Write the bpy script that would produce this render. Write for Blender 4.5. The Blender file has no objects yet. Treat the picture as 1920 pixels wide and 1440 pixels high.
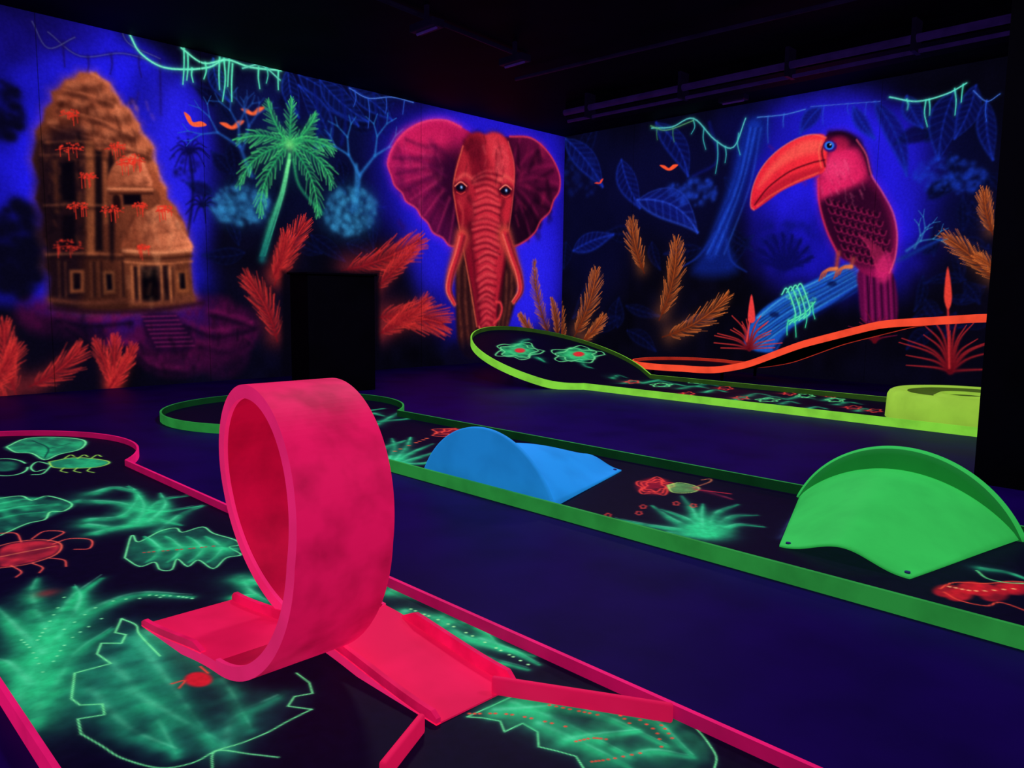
import bpy, math, random
import numpy as np
random.seed(7); rng=np.random.RandomState(7)
sc_=bpy.context.scene
sc_.view_settings.view_transform='Standard'
sc_.view_settings.look='None'
COL=sc_.collection
# ------------------------------------------------------------ camera
H=1.0; FPX=1442.0
pit=math.radians(6.45); rol=0.012
fh=np.array([-1,1,0])/math.sqrt(2); r0=np.array([1,1,0])/math.sqrt(2); up=np.array([0,0,1.0])
F=fh*math.cos(pit)-up*math.sin(pit); u0=up*math.cos(pit)+fh*math.sin(pit)
R=r0*math.cos(rol)+u0*math.sin(rol); U=u0*math.cos(rol)-r0*math.sin(rol)
cam=bpy.data.cameras.new('camera'); co=bpy.data.objects.new('camera',cam); COL.objects.link(co)
from mathutils import Matrix, Vector
M=Matrix.Identity(4)
for i in range(3):
    M[i][0]=R[i]; M[i][1]=U[i]; M[i][2]=-F[i]
M[2][3]=H
co.matrix_world=M
cam.sensor_fit='HORIZONTAL'; cam.sensor_width=36; cam.lens=FPX/1920*36; cam.clip_start=0.02; cam.clip_end=100
sc_.camera=co
# survey helpers: measured sight lines -> points on the real planes of the room
def rays(p):
    p=np.atleast_2d(np.array(p,float))
    return F[None]*FPX+R[None]*(p[:,:1]-960)-U[None]*(p[:,1:2]-720)
XL=-8.61; YR=9.77; ZC=3.62
def on_left(p):
    d=rays(p); s=XL/d[:,0]; return np.stack([d[:,1]*s,H+d[:,2]*s],1)
def on_right(p):
    d=rays(p); s=YR/d[:,1]; return np.stack([d[:,0]*s,H+d[:,2]*s],1)
def on_z(z):
    def f(p):
        d=rays(p); s=(z-H)/d[:,2]; return np.stack([d[:,0]*s,d[:,1]*s],1)
    return f
def on_surf(zf):
    S=np.linspace(.0015,.0095,2500)
    def f(p):
        d=rays(p); z=H+d[:,2:3]*S; x=d[:,0:1]*S
        g=z-zf(x); idx=np.argmax(g<0,axis=1); idx[idx==0]=len(S)-1
        s=S[idx]
        return np.stack([d[:,0]*s,d[:,1]*s],1)
    return f
# ------------------------------------------------------------ paint canvas (wall / lane metres)
def vnoise(ny,nx,cy,cx):
    g=rng.rand(cy+2,cx+2)
    yi=np.linspace(0,cy,ny); xi=np.linspace(0,cx,nx)
    y0=yi.astype(int); x0=xi.astype(int); fy=(yi-y0)[:,None]; fx=(xi-x0)[None]
    fy=fy*fy*(3-2*fy); fx=fx*fx*(3-2*fx)
    a=g[y0][:,x0]; b=g[y0][:,x0+1]; c=g[y0+1][:,x0]; d=g[y0+1][:,x0+1]
    return (a*(1-fx)+b*fx)*(1-fy)+(c*(1-fx)+d*fx)*fy
def spl(p,n=6):
    p=np.array(p,float)
    if len(p)<3: return p
    q=np.vstack([2*p[0]-p[1],p,2*p[-1]-p[-2]]); out=[]
    for i in range(1,len(q)-2):
        for k in range(n):
            t=k/n
            out.append(.5*((2*q[i])+(-q[i-1]+q[i+1])*t+(2*q[i-1]-5*q[i]+4*q[i+1]-q[i+2])*t*t+(-q[i-1]+3*q[i]-3*q[i+1]+q[i+2])*t**3))
    out.append(q[-2]); return np.array(out)
def splc(p,n=5):
    p=np.array(p,float); m=len(p); out=[]
    for i in range(m):
        a,b,c,d=p[i-1],p[i],p[(i+1)%m],p[(i+2)%m]
        for k in range(n):
            t=k/n
            out.append(.5*((2*b)+(-a+c)*t+(2*a-5*b+4*c-d)*t*t+(-a+3*b-3*c+d)*t**3))
    return np.array(out)
class Canvas:
    def __init__(s,xs,ys,bg,to):
        s.xs=xs;s.ys=ys;s.to=to
        s.c=np.ones((len(ys),len(xs),3))*np.array(bg)/255.
        L=(xs[-1]-xs[0]);W=(ys[-1]-ys[0])
        k=1.0/ (0.06 if L>7.5 else .04)
        s.n=.5*vnoise(len(ys),len(xs),max(2,int(W*k)),max(2,int(L*k)))+.5*vnoise(len(ys),len(xs),max(2,int(W*k/3)),max(2,int(L*k/3)))
        s.big=.6*vnoise(len(ys),len(xs),max(2,int(W*1.6)),max(2,int(L*1.6)))+.4*vnoise(len(ys),len(xs),max(2,int(W*5)),max(2,int(L*5)))
    def blur(s,p0,p1,k=1):
        m=s.to([p0,p1]); i0,i1,j0,j1=s.box(m[:,0].min(),m[:,0].max(),m[:,1].min(),m[:,1].max())
        t=s.c[j0:j1,i0:i1]
        for _ in range(k):
            q=np.pad(t,((1,1),(1,1),(0,0)),mode='edge')
            t=(q[:-2]+2*q[1:-1]+q[2:])/4; t=(t[:,:-2]+2*t[:,1:-1]+t[:,2:])/4
        s.c[j0:j1,i0:i1]=t
    def scale(s,p):
        p=np.atleast_2d(np.array(p,float)); a=s.to(p); b=s.to(p+[2,0]); c=s.to(p+[0,2])
        J=(b-a)/2; K=(c-a)/2
        return np.sqrt(np.abs(J[:,0]*K[:,1]-J[:,1]*K[:,0]))+1e-5
    def box(s,x0,x1,y0,y1):
        i0,i1=np.searchsorted(s.xs,[x0,x1]); j0,j1=np.searchsorted(s.ys,[y0,y1])
        return i0,i1,j0,j1
    def put(s,b,al,col,mode):
        i0,i1,j0,j1=b; t=s.c[j0:j1,i0:i1]; al=al[...,None]
        if mode=='add': t+=al*col
        elif mode=='mul': t*=(1-al)+al*col
        else: t*=(1-al); t+=al*col
    def S(s,pts,w,c,c1=None,a=1.,soft=1,w1=None,smooth=True,mode='over',tex=0):
        pts=np.array(pts,float)
        if smooth and len(pts)>2: pts=spl(pts,5)
        k=s.scale(pts); m=s.to(pts); n=len(m)
        w1=w if w1 is None else w1
        tt=np.linspace(0,1,n); W=(w+(w1-w)*tt)*.5*k
        W=np.maximum(W,1e-4)
        ext=(2.0 if soft else 1.0)
        pad=W.max()*ext+.01
        b=s.box(m[:,0].min()-pad,m[:,0].max()+pad,m[:,1].min()-pad,m[:,1].max()+pad)
        i0,i1,j0,j1=b
        if i1<=i0 or j1<=j0: return
        A=np.zeros((j1-j0,i1-i0)); T=np.zeros_like(A)
        for i in range(n-1):
            p,q=m[i],m[i+1]; wp=max(W[i],W[i+1])*ext+.008
            a0,a1,b0,b1=s.box(min(p[0],q[0])-wp,max(p[0],q[0])+wp,min(p[1],q[1])-wp,max(p[1],q[1])+wp)
            if a1<=a0 or b1<=b0: continue
            gx=s.xs[a0:a1][None];gy=s.ys[b0:b1][:,None]
            v=q-p; L=v@v+1e-12
            t=np.clip(((gx-p[0])*v[0]+(gy-p[1])*v[1])/L,0,1)
            d=np.sqrt((gx-p[0]-t*v[0])**2+(gy-p[1]-t*v[1])**2)
            ww=W[i]+(W[i+1]-W[i])*t
            if soft: al=np.exp(-(d/ww)**2*1.3)
            else:
                cell=(s.xs[min(a0+1,len(s.xs)-1)]-s.xs[a0]) if a0+1<len(s.xs) else .01
                cell=max(cell,.002)
                al=np.clip((ww-d)/cell+.5,0,1)
            sl=(slice(b0-j0,b1-j0),slice(a0-i0,a1-i0))
            up_=al>A[sl]
            A[sl]=np.where(up_,al,A[sl]); T[sl]=np.where(up_,tt[i]+(tt[i+1]-tt[i])*t,T[sl])
        c=np.array(c)/255.; 
        if c1 is None: col=c
        else: col=c+(np.array(c1)/255.-c)*T[...,None]
        if tex: A=A*(1-tex+tex*np.clip(s.n[j0:j1,i0:i1]*2.4-.7,0,1))
        s.put(b,A*a,col,mode)
    def P(s,pts,c,a=1.,fe=3,c1=None,g=None,smooth=True,mode='over',tex=0):
        pts=np.array(pts,float)
        if smooth: pts=splc(pts,4)
        k=s.scale(pts).mean(); m=s.to(pts); fe=fe*k; pad=fe*1.2+.01
        b=s.box(m[:,0].min()-pad,m[:,0].max()+pad,m[:,1].min()-pad,m[:,1].max()+pad)
        i0,i1,j0,j1=b
        if i1<=i0 or j1<=j0: return
        gx=s.xs[i0:i1][None]; gy=s.ys[j0:j1][:,None]
        D=np.full((j1-j0,i1-i0),9.); I=np.zeros(D.shape,bool)
        for i in range(len(m)):
            p=m[i-1];q=m[i];v=q-p;L=v@v+1e-12
            t=np.clip(((gx-p[0])*v[0]+(gy-p[1])*v[1])/L,0,1)
            D=np.minimum(D,(gx-p[0]-t*v[0])**2+(gy-p[1]-t*v[1])**2)
            if abs(v[1])>1e-9:
                I^=((p[1]>gy)!=(q[1]>gy))&(gx<(v[0]*(gy-p[1])/v[1]+p[0]))
        D=np.sqrt(D)*np.where(I,1,-1)
        al=np.clip((D+fe*.5)/fe,0,1); al=al*al*(3-2*al)
        c=np.array(c)/255.
        if c1 is None: col=c
        else:
            gm=s.to(g); v=gm[1]-gm[0]
            t=np.clip(((gx-gm[0][0])*v[0]+(gy-gm[0][1])*v[1])/(v@v),0,1)
            col=c+(np.array(c1)/255.-c)*t[...,None]
        if tex: al=al*(1-tex+tex*np.clip(s.n[j0:j1,i0:i1]*2.2-.6,0,1))
        s.put(b,al*a,col,mode)
    def D(s,p,r,c,a=1.,soft=1,mode='over'):
        s.S([p,(p[0]+.5,p[1])],2*r,c,a=a,soft=soft,smooth=False,mode=mode)
    # --- motifs
    def E(s,cx,cy,rx,ry,c,a=1,fe=30,mode='over',tex=0,c1=None,g=None):
        t=np.linspace(0,2*math.pi,28,endpoint=False)
        s.P(np.stack([cx+rx*np.cos(t),cy+ry*np.sin(t)],1),c,a=a,fe=fe,smooth=False,mode=mode,tex=tex,c1=c1,g=g)
    def frond(s,base,tip,bend,L,c,c0,n=26,ang=42,w=3.0,glow=.2,jit=.3,curl=.16,droop=0.):
        n=int(n*1.4)
        b=np.array(base,float);t_=np.array(tip,float);v=t_-b;pp=np.array([-v[1],v[0]])
        ct=(b+t_)/2+pp*bend
        f=lambda t:(1-t)**2*b+2*t*(1-t)*ct+t*t*t_
        df=lambda t:2*(1-t)*(ct-b)+2*t*(t_-ct)
        s.S([f(t) for t in np.linspace(.1,.95,7)],L*1.4,c,a=glow,smooth=False,w1=L*.8)
        for i in range(n):
            t=.08+.92*i/(n-1)+random.uniform(-.012,.012)
            t=min(t,1)
            p=f(t);d=df(t);d/=np.linalg.norm(d)
            l=L*(.25+.75*math.sin(math.pi*min(1,t*.9+.06)))
            for sg in (-1,1):
                ll=l*random.uniform(1-jit,1+jit*.7)
                A=math.radians(ang*(1.15-.6*t)+random.uniform(-9,9))*sg
                e=np.array([d[0]*math.cos(A)-d[1]*math.sin(A),d[0]*math.sin(A)+d[1]*math.cos(A)])
                q=p+e*ll+d*ll*curl+np.array([0,droop*ll]); mid=p+e*ll*.5-d*ll*.03
                s.S([p,mid,q],w*1.0,c0,c,a=random.uniform(.45,.95),w1=w*.45,smooth=False)
        s.S([f(t) for t in np.linspace(0,1,9)],w*1.1,c0,c,w1=w*.6,smooth=False,a=.7)
    def bleaf(s,base,tip,wd,bend,c,a=.8,n=9,lw=2.2,fill=None):
        b=np.array(base,float);t_=np.array(tip,float);v=t_-b;pp=np.array([-v[1],v[0]]);pn=pp/np.linalg.norm(pp)
        ct=(b+t_)/2+pp*bend
        f=lambda t:(1-t)**2*b+2*t*(1-t)*ct+t*t*t_
        T=np.linspace(0,1,11)
        A_=[f(t)+pn*wd*math.sin(math.pi*t**.8) for t in T]; B_=[f(t)-pn*wd*math.sin(math.pi*t**.8) for t in T]
        if fill is not None: s.P(A_+B_[::-1][1:-1],fill,a=.7,fe=10,smooth=False)
        s.S(A_,lw*2.6,c,a=a*.7,smooth=False); s.S(B_,lw*1.6,c,a=a*.45,smooth=False)
        s.S([f(t) for t in T],lw*2,c,a=a*.7,smooth=False)
        for i in range(1,n):
            t=i/n
            for sg in (1,-1):
                e=f(min(1,t+.12))+pn*sg*wd*math.sin(math.pi*min(1,t+.12)**.8)*.92
                s.S([f(t),e],lw*2.2,c,a=a*.34,smooth=False)
    def vine(s,pts,c,w=4,hang=(),a=1):
        p=spl(pts,6); s.S(p,w*3,c,a=.22*a,smooth=False); s.S(p,w,c,a=a,smooth=False); s.S(p,w*.4,(210,255,235),a=.35*a,smooth=False)
        for (x,y,l) in hang:
            q=[(x,y),(x+random.uniform(-3,3),y+l*.5),(x+random.uniform(-4,4),y+l)]
            s.S(q,w*2.4,c,a=.2*a); s.S(q,w*.9,c,w1=w*.5,a=a)
    def bush(s,cx,cy,rx,ry,c,n=60,r=5,a=.5):
        for i in range(n):
            A=random.uniform(0,6.283);q=math.sqrt(random.random())
            s.D((cx+rx*q*math.cos(A),cy+ry*q*math.sin(A)),random.uniform(.5,1.2)*r,c,a=a*random.uniform(.4,1))
    def tree(s,p,ang,l,w,c,dep,a=.8,spread=28):
        q=(p[0]+l*math.cos(ang),p[1]-l*math.sin(ang))
        s.S([p,q],w,c,a=a,w1=w*.7,smooth=False)
        if dep>0:
            for sg in (-1,1):
                s.tree(q,ang+math.radians(sg*spread*random.uniform(.6,1.3)),l*random.uniform(.62,.85),w*.7,c,dep-1,a,spread)
    def bird(s,x,y,k,c,rot=0):
        P=[(-1,-.35),(-.45,-.3),(0,0),(.5,-.35),(1.05,-.3),(.6,.1),(.1,.3),(-.4,.15)]
        cr,sr=math.cos(rot),math.sin(rot)
        s.P([(x+k*(a*cr-b*sr),y+k*(a*sr+b*cr)) for a,b in P],c,fe=2.5)
    def patches(s,x0,x1,y0,y1,n,c,a=.3,w=(5,14),l=(5,22)):
        for i in range(n):
            x=random.uniform(x0,x1);y=random.uniform(y0,y1);L=random.uniform(*l)
            s.S([(x,y),(x+random.uniform(-5,8),y+L)],random.uniform(*w),c,a=a*random.uniform(.4,1))
# ------------------------------------------------------------ LEFT WALL mural
def lin(a,b,n): return np.linspace(a,b,n)
LW=Canvas(np.concatenate([lin(-2,1.2,60)[:-1],lin(1.2,YR,1150)]),lin(0,ZC,520),(6,5,22),on_left)
c=LW
BL=(26,20,205)
c.P([(-900,40),(90,30),(250,76),(340,130),(392,250),(385,380),(370,470),(380,560),(250,620),(-900,620)],BL,a=.92,fe=120)
c.c*=(.45+.8*np.clip(c.big*1.6-.3,0,1))[...,None]*1.0
c.E(320,320,70,180,(44,36,255),a=.8,fe=110)
c.E(175,120,120,50,(34,28,240),a=.75,fe=80)
c.E(60,330,40,190,(30,24,215),a=.55,fe=70)
c.E(20,60,180,60,(20,10,110),a=.6,fe=100)
c.P([(240,0),(560,100),(560,330),(430,300),(395,180),(330,110)],(7,5,30),a=.85,fe=60)
c.bush(-10,210,55,60,(6,5,30),n=90,r=12,a=.9)
c.bush(35,470,45,90,(6,5,26),n=130,r=16,a=.95); c.P([(-600,560),(120,590),(120,800),(-600,800)],(7,5,22),fe=50)
c.bush(350,300,26,55,(12,10,70),n=30,r=6,a=.8)
for a_ in range(0,360,32):
    x=355+38*math.cos(math.radians(a_)); y=285-30*math.sin(math.radians(a_))
    c.S([(355,285),((355+x)/2,(285+y)/2-8),(x,y+8)],6,(10,8,70),a=.9,w1=2)
c.S([(355,285),(362,360),(352,440)],7,(10,8,60),a=.9)
for a_ in range(0,360,40):
    x=380+34*math.cos(math.radians(a_)); y=385-26*math.sin(math.radians(a_))
    c.S([(380,385),((380+x)/2,(385+y)/2-6),(x,y+8)],6,(8,7,50),a=.9,w1=2)
c.E(470,200,70,60,(20,40,140),a=.3,fe=80); c.E(620,230,140,90,(14,18,100),a=.45,fe=110); c.E(600,330,200,120,(8,14,60),a=.45,fe=140)
for i in range(26):
    x=random.uniform(395,720); y=random.uniform(150,480); A=random.uniform(0,6.28); l=random.uniform(40,80)
    c.bleaf((x,y),(x+l*math.cos(A),y+l*math.sin(A)),random.uniform(9,16),random.uniform(-.2,.2),(12,26,104),a=.3,n=6,fill=(5,6,32))
# elephant halo
c.P([(745,235),(800,205),(950,205),(1055,235),(1070,420),(1050,590),(1000,640),(870,640),(810,560),(785,470),(725,400),(715,300)],(30,21,205),a=.9,fe=110)
c.E(985,500,56,110,(44,36,255),a=.7,fe=80); c.E(808,440,44,100,(36,28,230),a=.7,fe=70); c.E(905,225,110,26,(40,26,235),a=.6,fe=40)
c.E(700,570,60,90,(7,5,26),a=.75,fe=70); c.E(1060,640,60,40,(7,5,26),a=.6,fe=50)
for pts,hg in (([(90,60),(150,105),(230,100),(300,120)],[(118,80,45),(165,106,30),(208,103,36)]),([(60,40),(90,90),(140,70)],[]),([(225,40),(240,80),(300,110)],[(262,95,50),(300,115,100)]) ):
    c.vine(pts,(22,10,84),w=8,hang=hg,a=.5)
# temple --------------------------------
c.P([(60,560),(380,556),(440,570),(482,600),(474,645),(400,690),(300,700),(220,650),(60,620)],(74,8,58),a=.9,fe=30,tex=.4)
tp=[(102,576),(92,560),(96,520),(84,500),(90,470),(78,440),(82,405),(66,372),(74,340),(60,300),(68,268),(66,246),(80,226),(84,204),(98,190),(96,172),(112,166),(122,150),(140,148),(150,136),(168,138),(180,136),(190,148),(206,156),(208,170),(222,182),(226,196),(244,206),(250,222),(262,232),(262,250),(278,262),(288,276),(284,296),(296,312),(300,338),(312,352),(314,372),(330,388),(336,402),(346,418),(352,440),(360,470),(353,490),(358,530),(368,568),(300,584),(240,584),(160,588)]
c.P(tp,(225,110,80),a=.5,fe=40,smooth=False)
c.P(tp,(56,24,18),fe=9,c1=(168,78,48),g=[(120,430),(300,330)],smooth=False)
c.P([(104,184),(124,154),(150,138),(176,140),(204,160),(222,190),(246,214),(262,248),(282,276),(286,318),(262,292),(215,292),(165,262),(112,262)],(130,58,38),a=.85,fe=22,c1=(214,112,74),g=[(120,240),(262,210)],tex=.15)
for (x,y,r_) in ((140,162,16),(172,158,15),(198,182,15),(150,197,18),(184,214,18),(224,216,16),(240,250,15),(206,252,17),(168,244,15),(266,284,13),(128,218,14),(230,282,12),(118,188,11),(100,232,12),(88,262,11)):
    c.E(x+4,y+7,r_*1.3,r_*.8,(52,18,14),a=.5,fe=15); c.E(x-1,y-3,r_*.9,r_*.45,(240,134,90),a=.4,fe=13)
for q in ([(108,210),(150,222),(196,236),(250,262)],[(120,176),(160,184),(210,200)],[(96,246),(150,262),(210,274),(282,300)]): c.S(q,9,(40,14,14),a=.5,tex=.4); c.S([(x,y-8) for x,y in q],6,(226,124,84),a=.4,tex=.4)
c.patches(96,280,160,320,60,(44,14,12),a=.42,w=(4,15)); c.patches(130,285,150,325,34,(244,140,96),a=.28,w=(3,10))
c.S([(172,137),(206,160),(224,190),(248,214),(266,250),(288,276),(292,312),(310,352)],9,(255,146,104),a=.45,tex=.3)
c.P([(74,262),(150,236),(162,300),(160,400),(156,480),(150,575),(98,574),(84,500),(72,420),(66,320)],(14,5,18),a=.76,fe=30)
c.patches(74,158,250,480,44,(110,50,32),a=.34,w=(4,12)); c.patches(74,158,250,480,26,(6,2,12),a=.55)
for (x0,x1,y0,y1,cl) in ((160,176,266,480,(164,86,50)),(192,205,296,420,(142,72,44)),(100,108,300,400,(84,40,26))):
    c.P([(x0,y0),(x1,y0-2),(x1+3,y1),(x0+3,y1)],cl,a=.7,fe=10,smooth=False,tex=.35)
c.P([(178,280),(191,284),(193,470),(179,470)],(8,3,12),a=.92,fe=9,smooth=False)
c.P([(114,306),(139,302),(142,376),(116,378)],(4,2,12),a=.92,fe=9,smooth=False); c.P([(116,404),(140,402),(142,462),(118,464)],(4,2,12),a=.85,fe=9,smooth=False)
for (x0,x1,y,al) in ((84,208,270,.4),(76,204,294,.3),(84,205,388,.6),(88,234,480,.6)):
    c.S([(x0,y+4),((x0+x1)/2,y+2),(x1,y+5)],9,(20,8,14),a=al,tex=.3); c.S([(x0,y-3),((x0+x1)/2,y-5),(x1,y-2)],6,(196,104,66),a=al*.8,tex=.5)
c.P([(202,300),(214,304),(214,470),(206,472)],(10,3,12),a=.88,fe=9)
# small dome
c.P([(204,352),(206,322),(218,304),(234,294),(246,288),(258,294),(270,304),(279,324),(281,352)],(140,66,42),fe=6,c1=(234,128,88),g=[(205,340),(268,306)])
for y_,x0,x1 in ((342,208,278),(322,210,275)): c.S([(x0,y_),((x0+x1)/2,y_+4),(x1,y_)],5,(90,36,22),a=.3,tex=.4)
c.patches(210,274,296,344,16,(80,30,18),a=.35)
c.P([(208,352),(288,352),(294,392),(212,392)],(112,52,34),fe=6,tex=.2); c.P([(230,364),(264,364),(266,384),(232,384)],(8,2,12),fe=5,smooth=False)
c.S([(203,354),(285,355)],7,(236,136,92),a=.8); c.S([(206,363),(286,363)],5,(46,16,14),a=.75); c.P([(212,368),(224,368),(226,392),(214,392)],(26,8,12),fe=5)
# big dome
c.P([(234,470),(238,440),(250,416),(266,402),(284,392),(298,384),(312,392),(330,408),(346,436),(356,470)],(132,60,38),fe=6,c1=(238,132,90),g=[(240,440),(340,416)])
for y_,x0,x1 in ((458,238,352),(430,246,342)): c.S([(x0,y_+2),((x0+x1)/2,y_+7),(x1,y_)],6,(96,38,22),a=.3,tex=.4)
c.patches(244,345,398,462,26,(84,30,20),a=.34); c.patches(270,345,396,460,16,(255,164,118),a=.25)
c.P([(232,472),(358,470),(362,568),(242,574)],(104,50,32),fe=7,smooth=False,tex=.2)
c.S([(232,470),(300,474),(358,469)],8,(240,144,98),a=.85); c.S([(234,481),(300,485),(360,480)],5,(50,18,14),a=.8); c.S([(234,491),(300,495),(360,490)],5,(196,106,66),a=.8)
c.P([(250,500),(316,498),(320,564),(254,566)],(18,6,14),fe=5,smooth=False); c.P([(266,506),(294,505),(296,566),(268,567)],(3,1,8),fe=4,smooth=False)
for x in (247,260,302,318): c.S([(x,500),(x+3,566)],7,(190,104,62),a=.9,tex=.2); c.S([(x+5,502),(x+8,566)],4,(36,12,14),a=.7)
c.P([(328,507),(350,506),(354,548),(332,550)],(132,66,38),fe=5,smooth=False); c.P([(335,512),(346,512),(348,541),(338,542)],(8,3,12),fe=4,smooth=False)
c.P([(130,506),(158,506),(158,548),(130,550)],(116,58,36),fe=6,smooth=False);c.P([(137,512),(151,512),(151,542),(138,543)],(6,2,12),fe=4,smooth=False)
c.P([(192,508),(214,508),(216,550),(194,552)],(104,54,34),fe=6,smooth=False);c.P([(199,514),(209,514),(211,543),(201,544)],(6,2,12),fe=4,smooth=False)
for x in (110,122,170,184,224): c.S([(x,492),(x+2,556)],5,(116,58,38),a=.5,tex=.4); c.S([(x+6,492),(x+8,556)],4,(14,5,14),a=.7)
c.S([(94,562),(160,568),(230,564),(300,568),(366,558)],13,(110,52,38),a=.7,tex=.5); c.S([(94,578),(200,586),(300,580),(380,568)],12,(34,8,30),a=.8)
c.patches(100,356,390,575,80,(40,12,12),a=.26); c.patches(240,350,400,560,28,(250,160,108),a=.16)
c.blur((40,120),(390,600),2)
for (x,y,k) in ((130,276,26),(216,275,20),(166,328,18),(248,298,24),(236,304,18),(145,385,20),(210,392,22),(128,460,28),(268,463,12),(262,385,14),(130,212,18),(308,392,16)):
    for i in range(30):
        A=random.uniform(0,6.28);q=math.sqrt(random.random())*k
        c.D((x+q*math.cos(A),y+q*.4*math.sin(A)),2.0,(240,52,36),a=.7)
    c.S([(x-k,y+5),(x,y+1),(x+k,y+6)],2.4,(200,40,30),a=.7)
    for i in range(5):
        xx=x+random.uniform(-k,k)*.8; c.S([(xx,y),(xx+2,y+random.uniform(10,26))],2.2,(226,48,34),a=.7)
# terrace details
c.P([(268,590),(330,590),(362,652),(290,658)],(24,4,36),a=.75,fe=14)
for i in range(8): c.S([(266+i*4,594+i*8),(330+i*5,592+i*8)],4,(126,24,86),a=.6)
for q in ([(100,590),(160,600),(240,594)],[(340,600),(400,620),(470,606)],[(370,640),(420,650),(460,634)],[(390,580),(430,590),(470,604)],[(240,640),(280,680),(340,690)],[(120,606),(180,640),(250,640)]): c.S(q,14,(118,16,78),a=.42,tex=.4); c.S([(x+6,y+12) for x,y in q],12,(12,4,24),a=.6)
c.P([(380,650),(440,630),(470,650),(450,700),(390,705)],(44,6,44),a=.6,fe=20,tex=.4)
c.patches(120,460,590,690,50,(10,4,20),a=.5)
c.P([(90,600),(180,610),(200,700),(90,700)],(7,4,22),a=.6,fe=40)
# birds
c.bird(362,229,24,(255,96,54),.5); c.bird(435,236,23,(255,96,54),-.1); c.bird(474,210,22,(255,100,54),-.1)
for b,t,w,bd in (((560,140),(672,236),26,-.15),((600,150),(690,228),20,.1),((655,165),(735,225),18,-.1),((540,130),(560,220),15,.1),((400,110),(430,190),14,.2),((620,265),(560,160),18,.12)):
    c.bleaf(b,t,w,bd,(24,56,190),a=.6,fill=(8,14,66))
for p,w in (((590,280),10),((640,270),9),((700,262),8)): c.S([(p[0],170),(p[0]+8,230),p],w,(12,22,110),a=.7)
# blue trees
c.tree((472,330),math.radians(112),60,11,(36,96,190),4,a=.65,spread=30)
c.tree((455,280),math.radians(75),45,8,(34,84,180),3,a=.6)
c.tree((668,390),math.radians(84),62,12,(40,118,200),4,a=.7,spread=30)
c.S([(660,395),(668,350),(668,310)],15,(44,126,200),a=.7,w1=9)
c.E(455,385,60,40,(20,70,130),a=.5,fe=50,tex=.5); c.bush(450,385,55,36,(50,140,200),n=150,r=7,a=.4)
c.E(655,395,55,50,(20,80,130),a=.5,fe=50,tex=.5); c.bush(655,395,50,46,(54,150,205),n=160,r=7,a=.4)
c.blur((395,150),(730,450),1)
# palm
G1=(92,250,130)
c.E(543,290,60,50,(20,120,80),a=.2,fe=70)
c.S([(543,290),(530,360),(508,420),(492,486)],8,(90,236,130),(14,92,100),w1=18,tex=.2); c.S([(550,300),(562,350),(604,400)],7,(60,220,120),(20,120,100),w1=8,a=.6)
for i in range(14):
    x=random.uniform(-8,8); c.S([(543+x*.4,300),(528+x*.7,370),(494+x,480)],2.4,(130,255,160),(20,120,110),a=.4)
for tip,bd,L in (((502,190),-.12,20),((446,262),.26,22),((450,344),.32,22),((488,398),.22,20),((548,186),-.02,17),((592,214),.16,18),((624,280),-.3,22),((622,346),-.32,22),((596,404),-.2,20)):
    c.frond((543,272),tip,bd,L,G1,(24,140,86),n=11,ang=50,w=4.0,glow=.12,jit=.4,curl=.3,droop=.25)
c.D((543,272),11,(150,255,140),a=.6)
c.blur((430,170),(640,420),1)
# teal vines
TE=(92,240,190)
c.vine([(244,66),(262,98),(300,124),(345,130),(392,126),(424,112),(470,126),(527,132)],TE,w=5,hang=[(345,88,70),(352,100,50),(385,118,30),(412,108,60),(420,110,80),(430,112,50),(436,120,70),(485,126,40),(522,132,36),(360,128,26)])
c.vine([(340,90),(380,118),(420,112)],TE,w=4.5); c.vine([(455,128),(490,122),(525,150)],(70,200,170),w=4,hang=[(500,126,30)])
c.vine([(655,165),(690,184),(735,182),(775,192)],(40,84,200),w=3,hang=[(665,170,30),(690,184,56),(724,184,28),(758,190,24)],a=.8)
# red / orange feathers
RD=(240,56,50);R0=(110,12,26)
for b,t,bd,L,n in (((514,535),(572,418),-.06,36,26),((520,640),(462,520),.12,36,26),((512,520),(535,440),.1,28,18),((640,508),(784,452),.1,44,32),((700,545),(775,470),.0,26,18),((704,596),(828,606),-.12,48,32),((706,628),(800,560),.1,30,20),((30,740),(8,610),-.1,40,26),((55,725),(150,655),.12,38,24),((210,728),(180,640),.05,24,16),((212,728),(216,632),0,24,18),((214,728),(250,650),.05,24,16),((205,728),(240,672),.0,20,12),((-30,740),(30,650),.1,36,20),((-60,760),(-90,600),.1,50,24),((20,770),(-60,700),.1,36,18)):
    c.frond(b,t,bd,L,RD,R0,n=n,glow=.34,w=3.4,curl=.3)
for b,t,bd,L in (((1030,628),(1002,492),-.1,17),((1000,640),(975,590),.1,14),((1046,630),(1035,560),.05,12)):
    c.frond(b,t,bd,L,(226,120,50),(70,20,10),n=24,w=3)
c.blur((-100,400),(860,780),1)
c.P([(528,508),(712,508),(712,760),(528,760)],(4,3,14),a=.9,fe=14,smooth=False)
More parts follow.
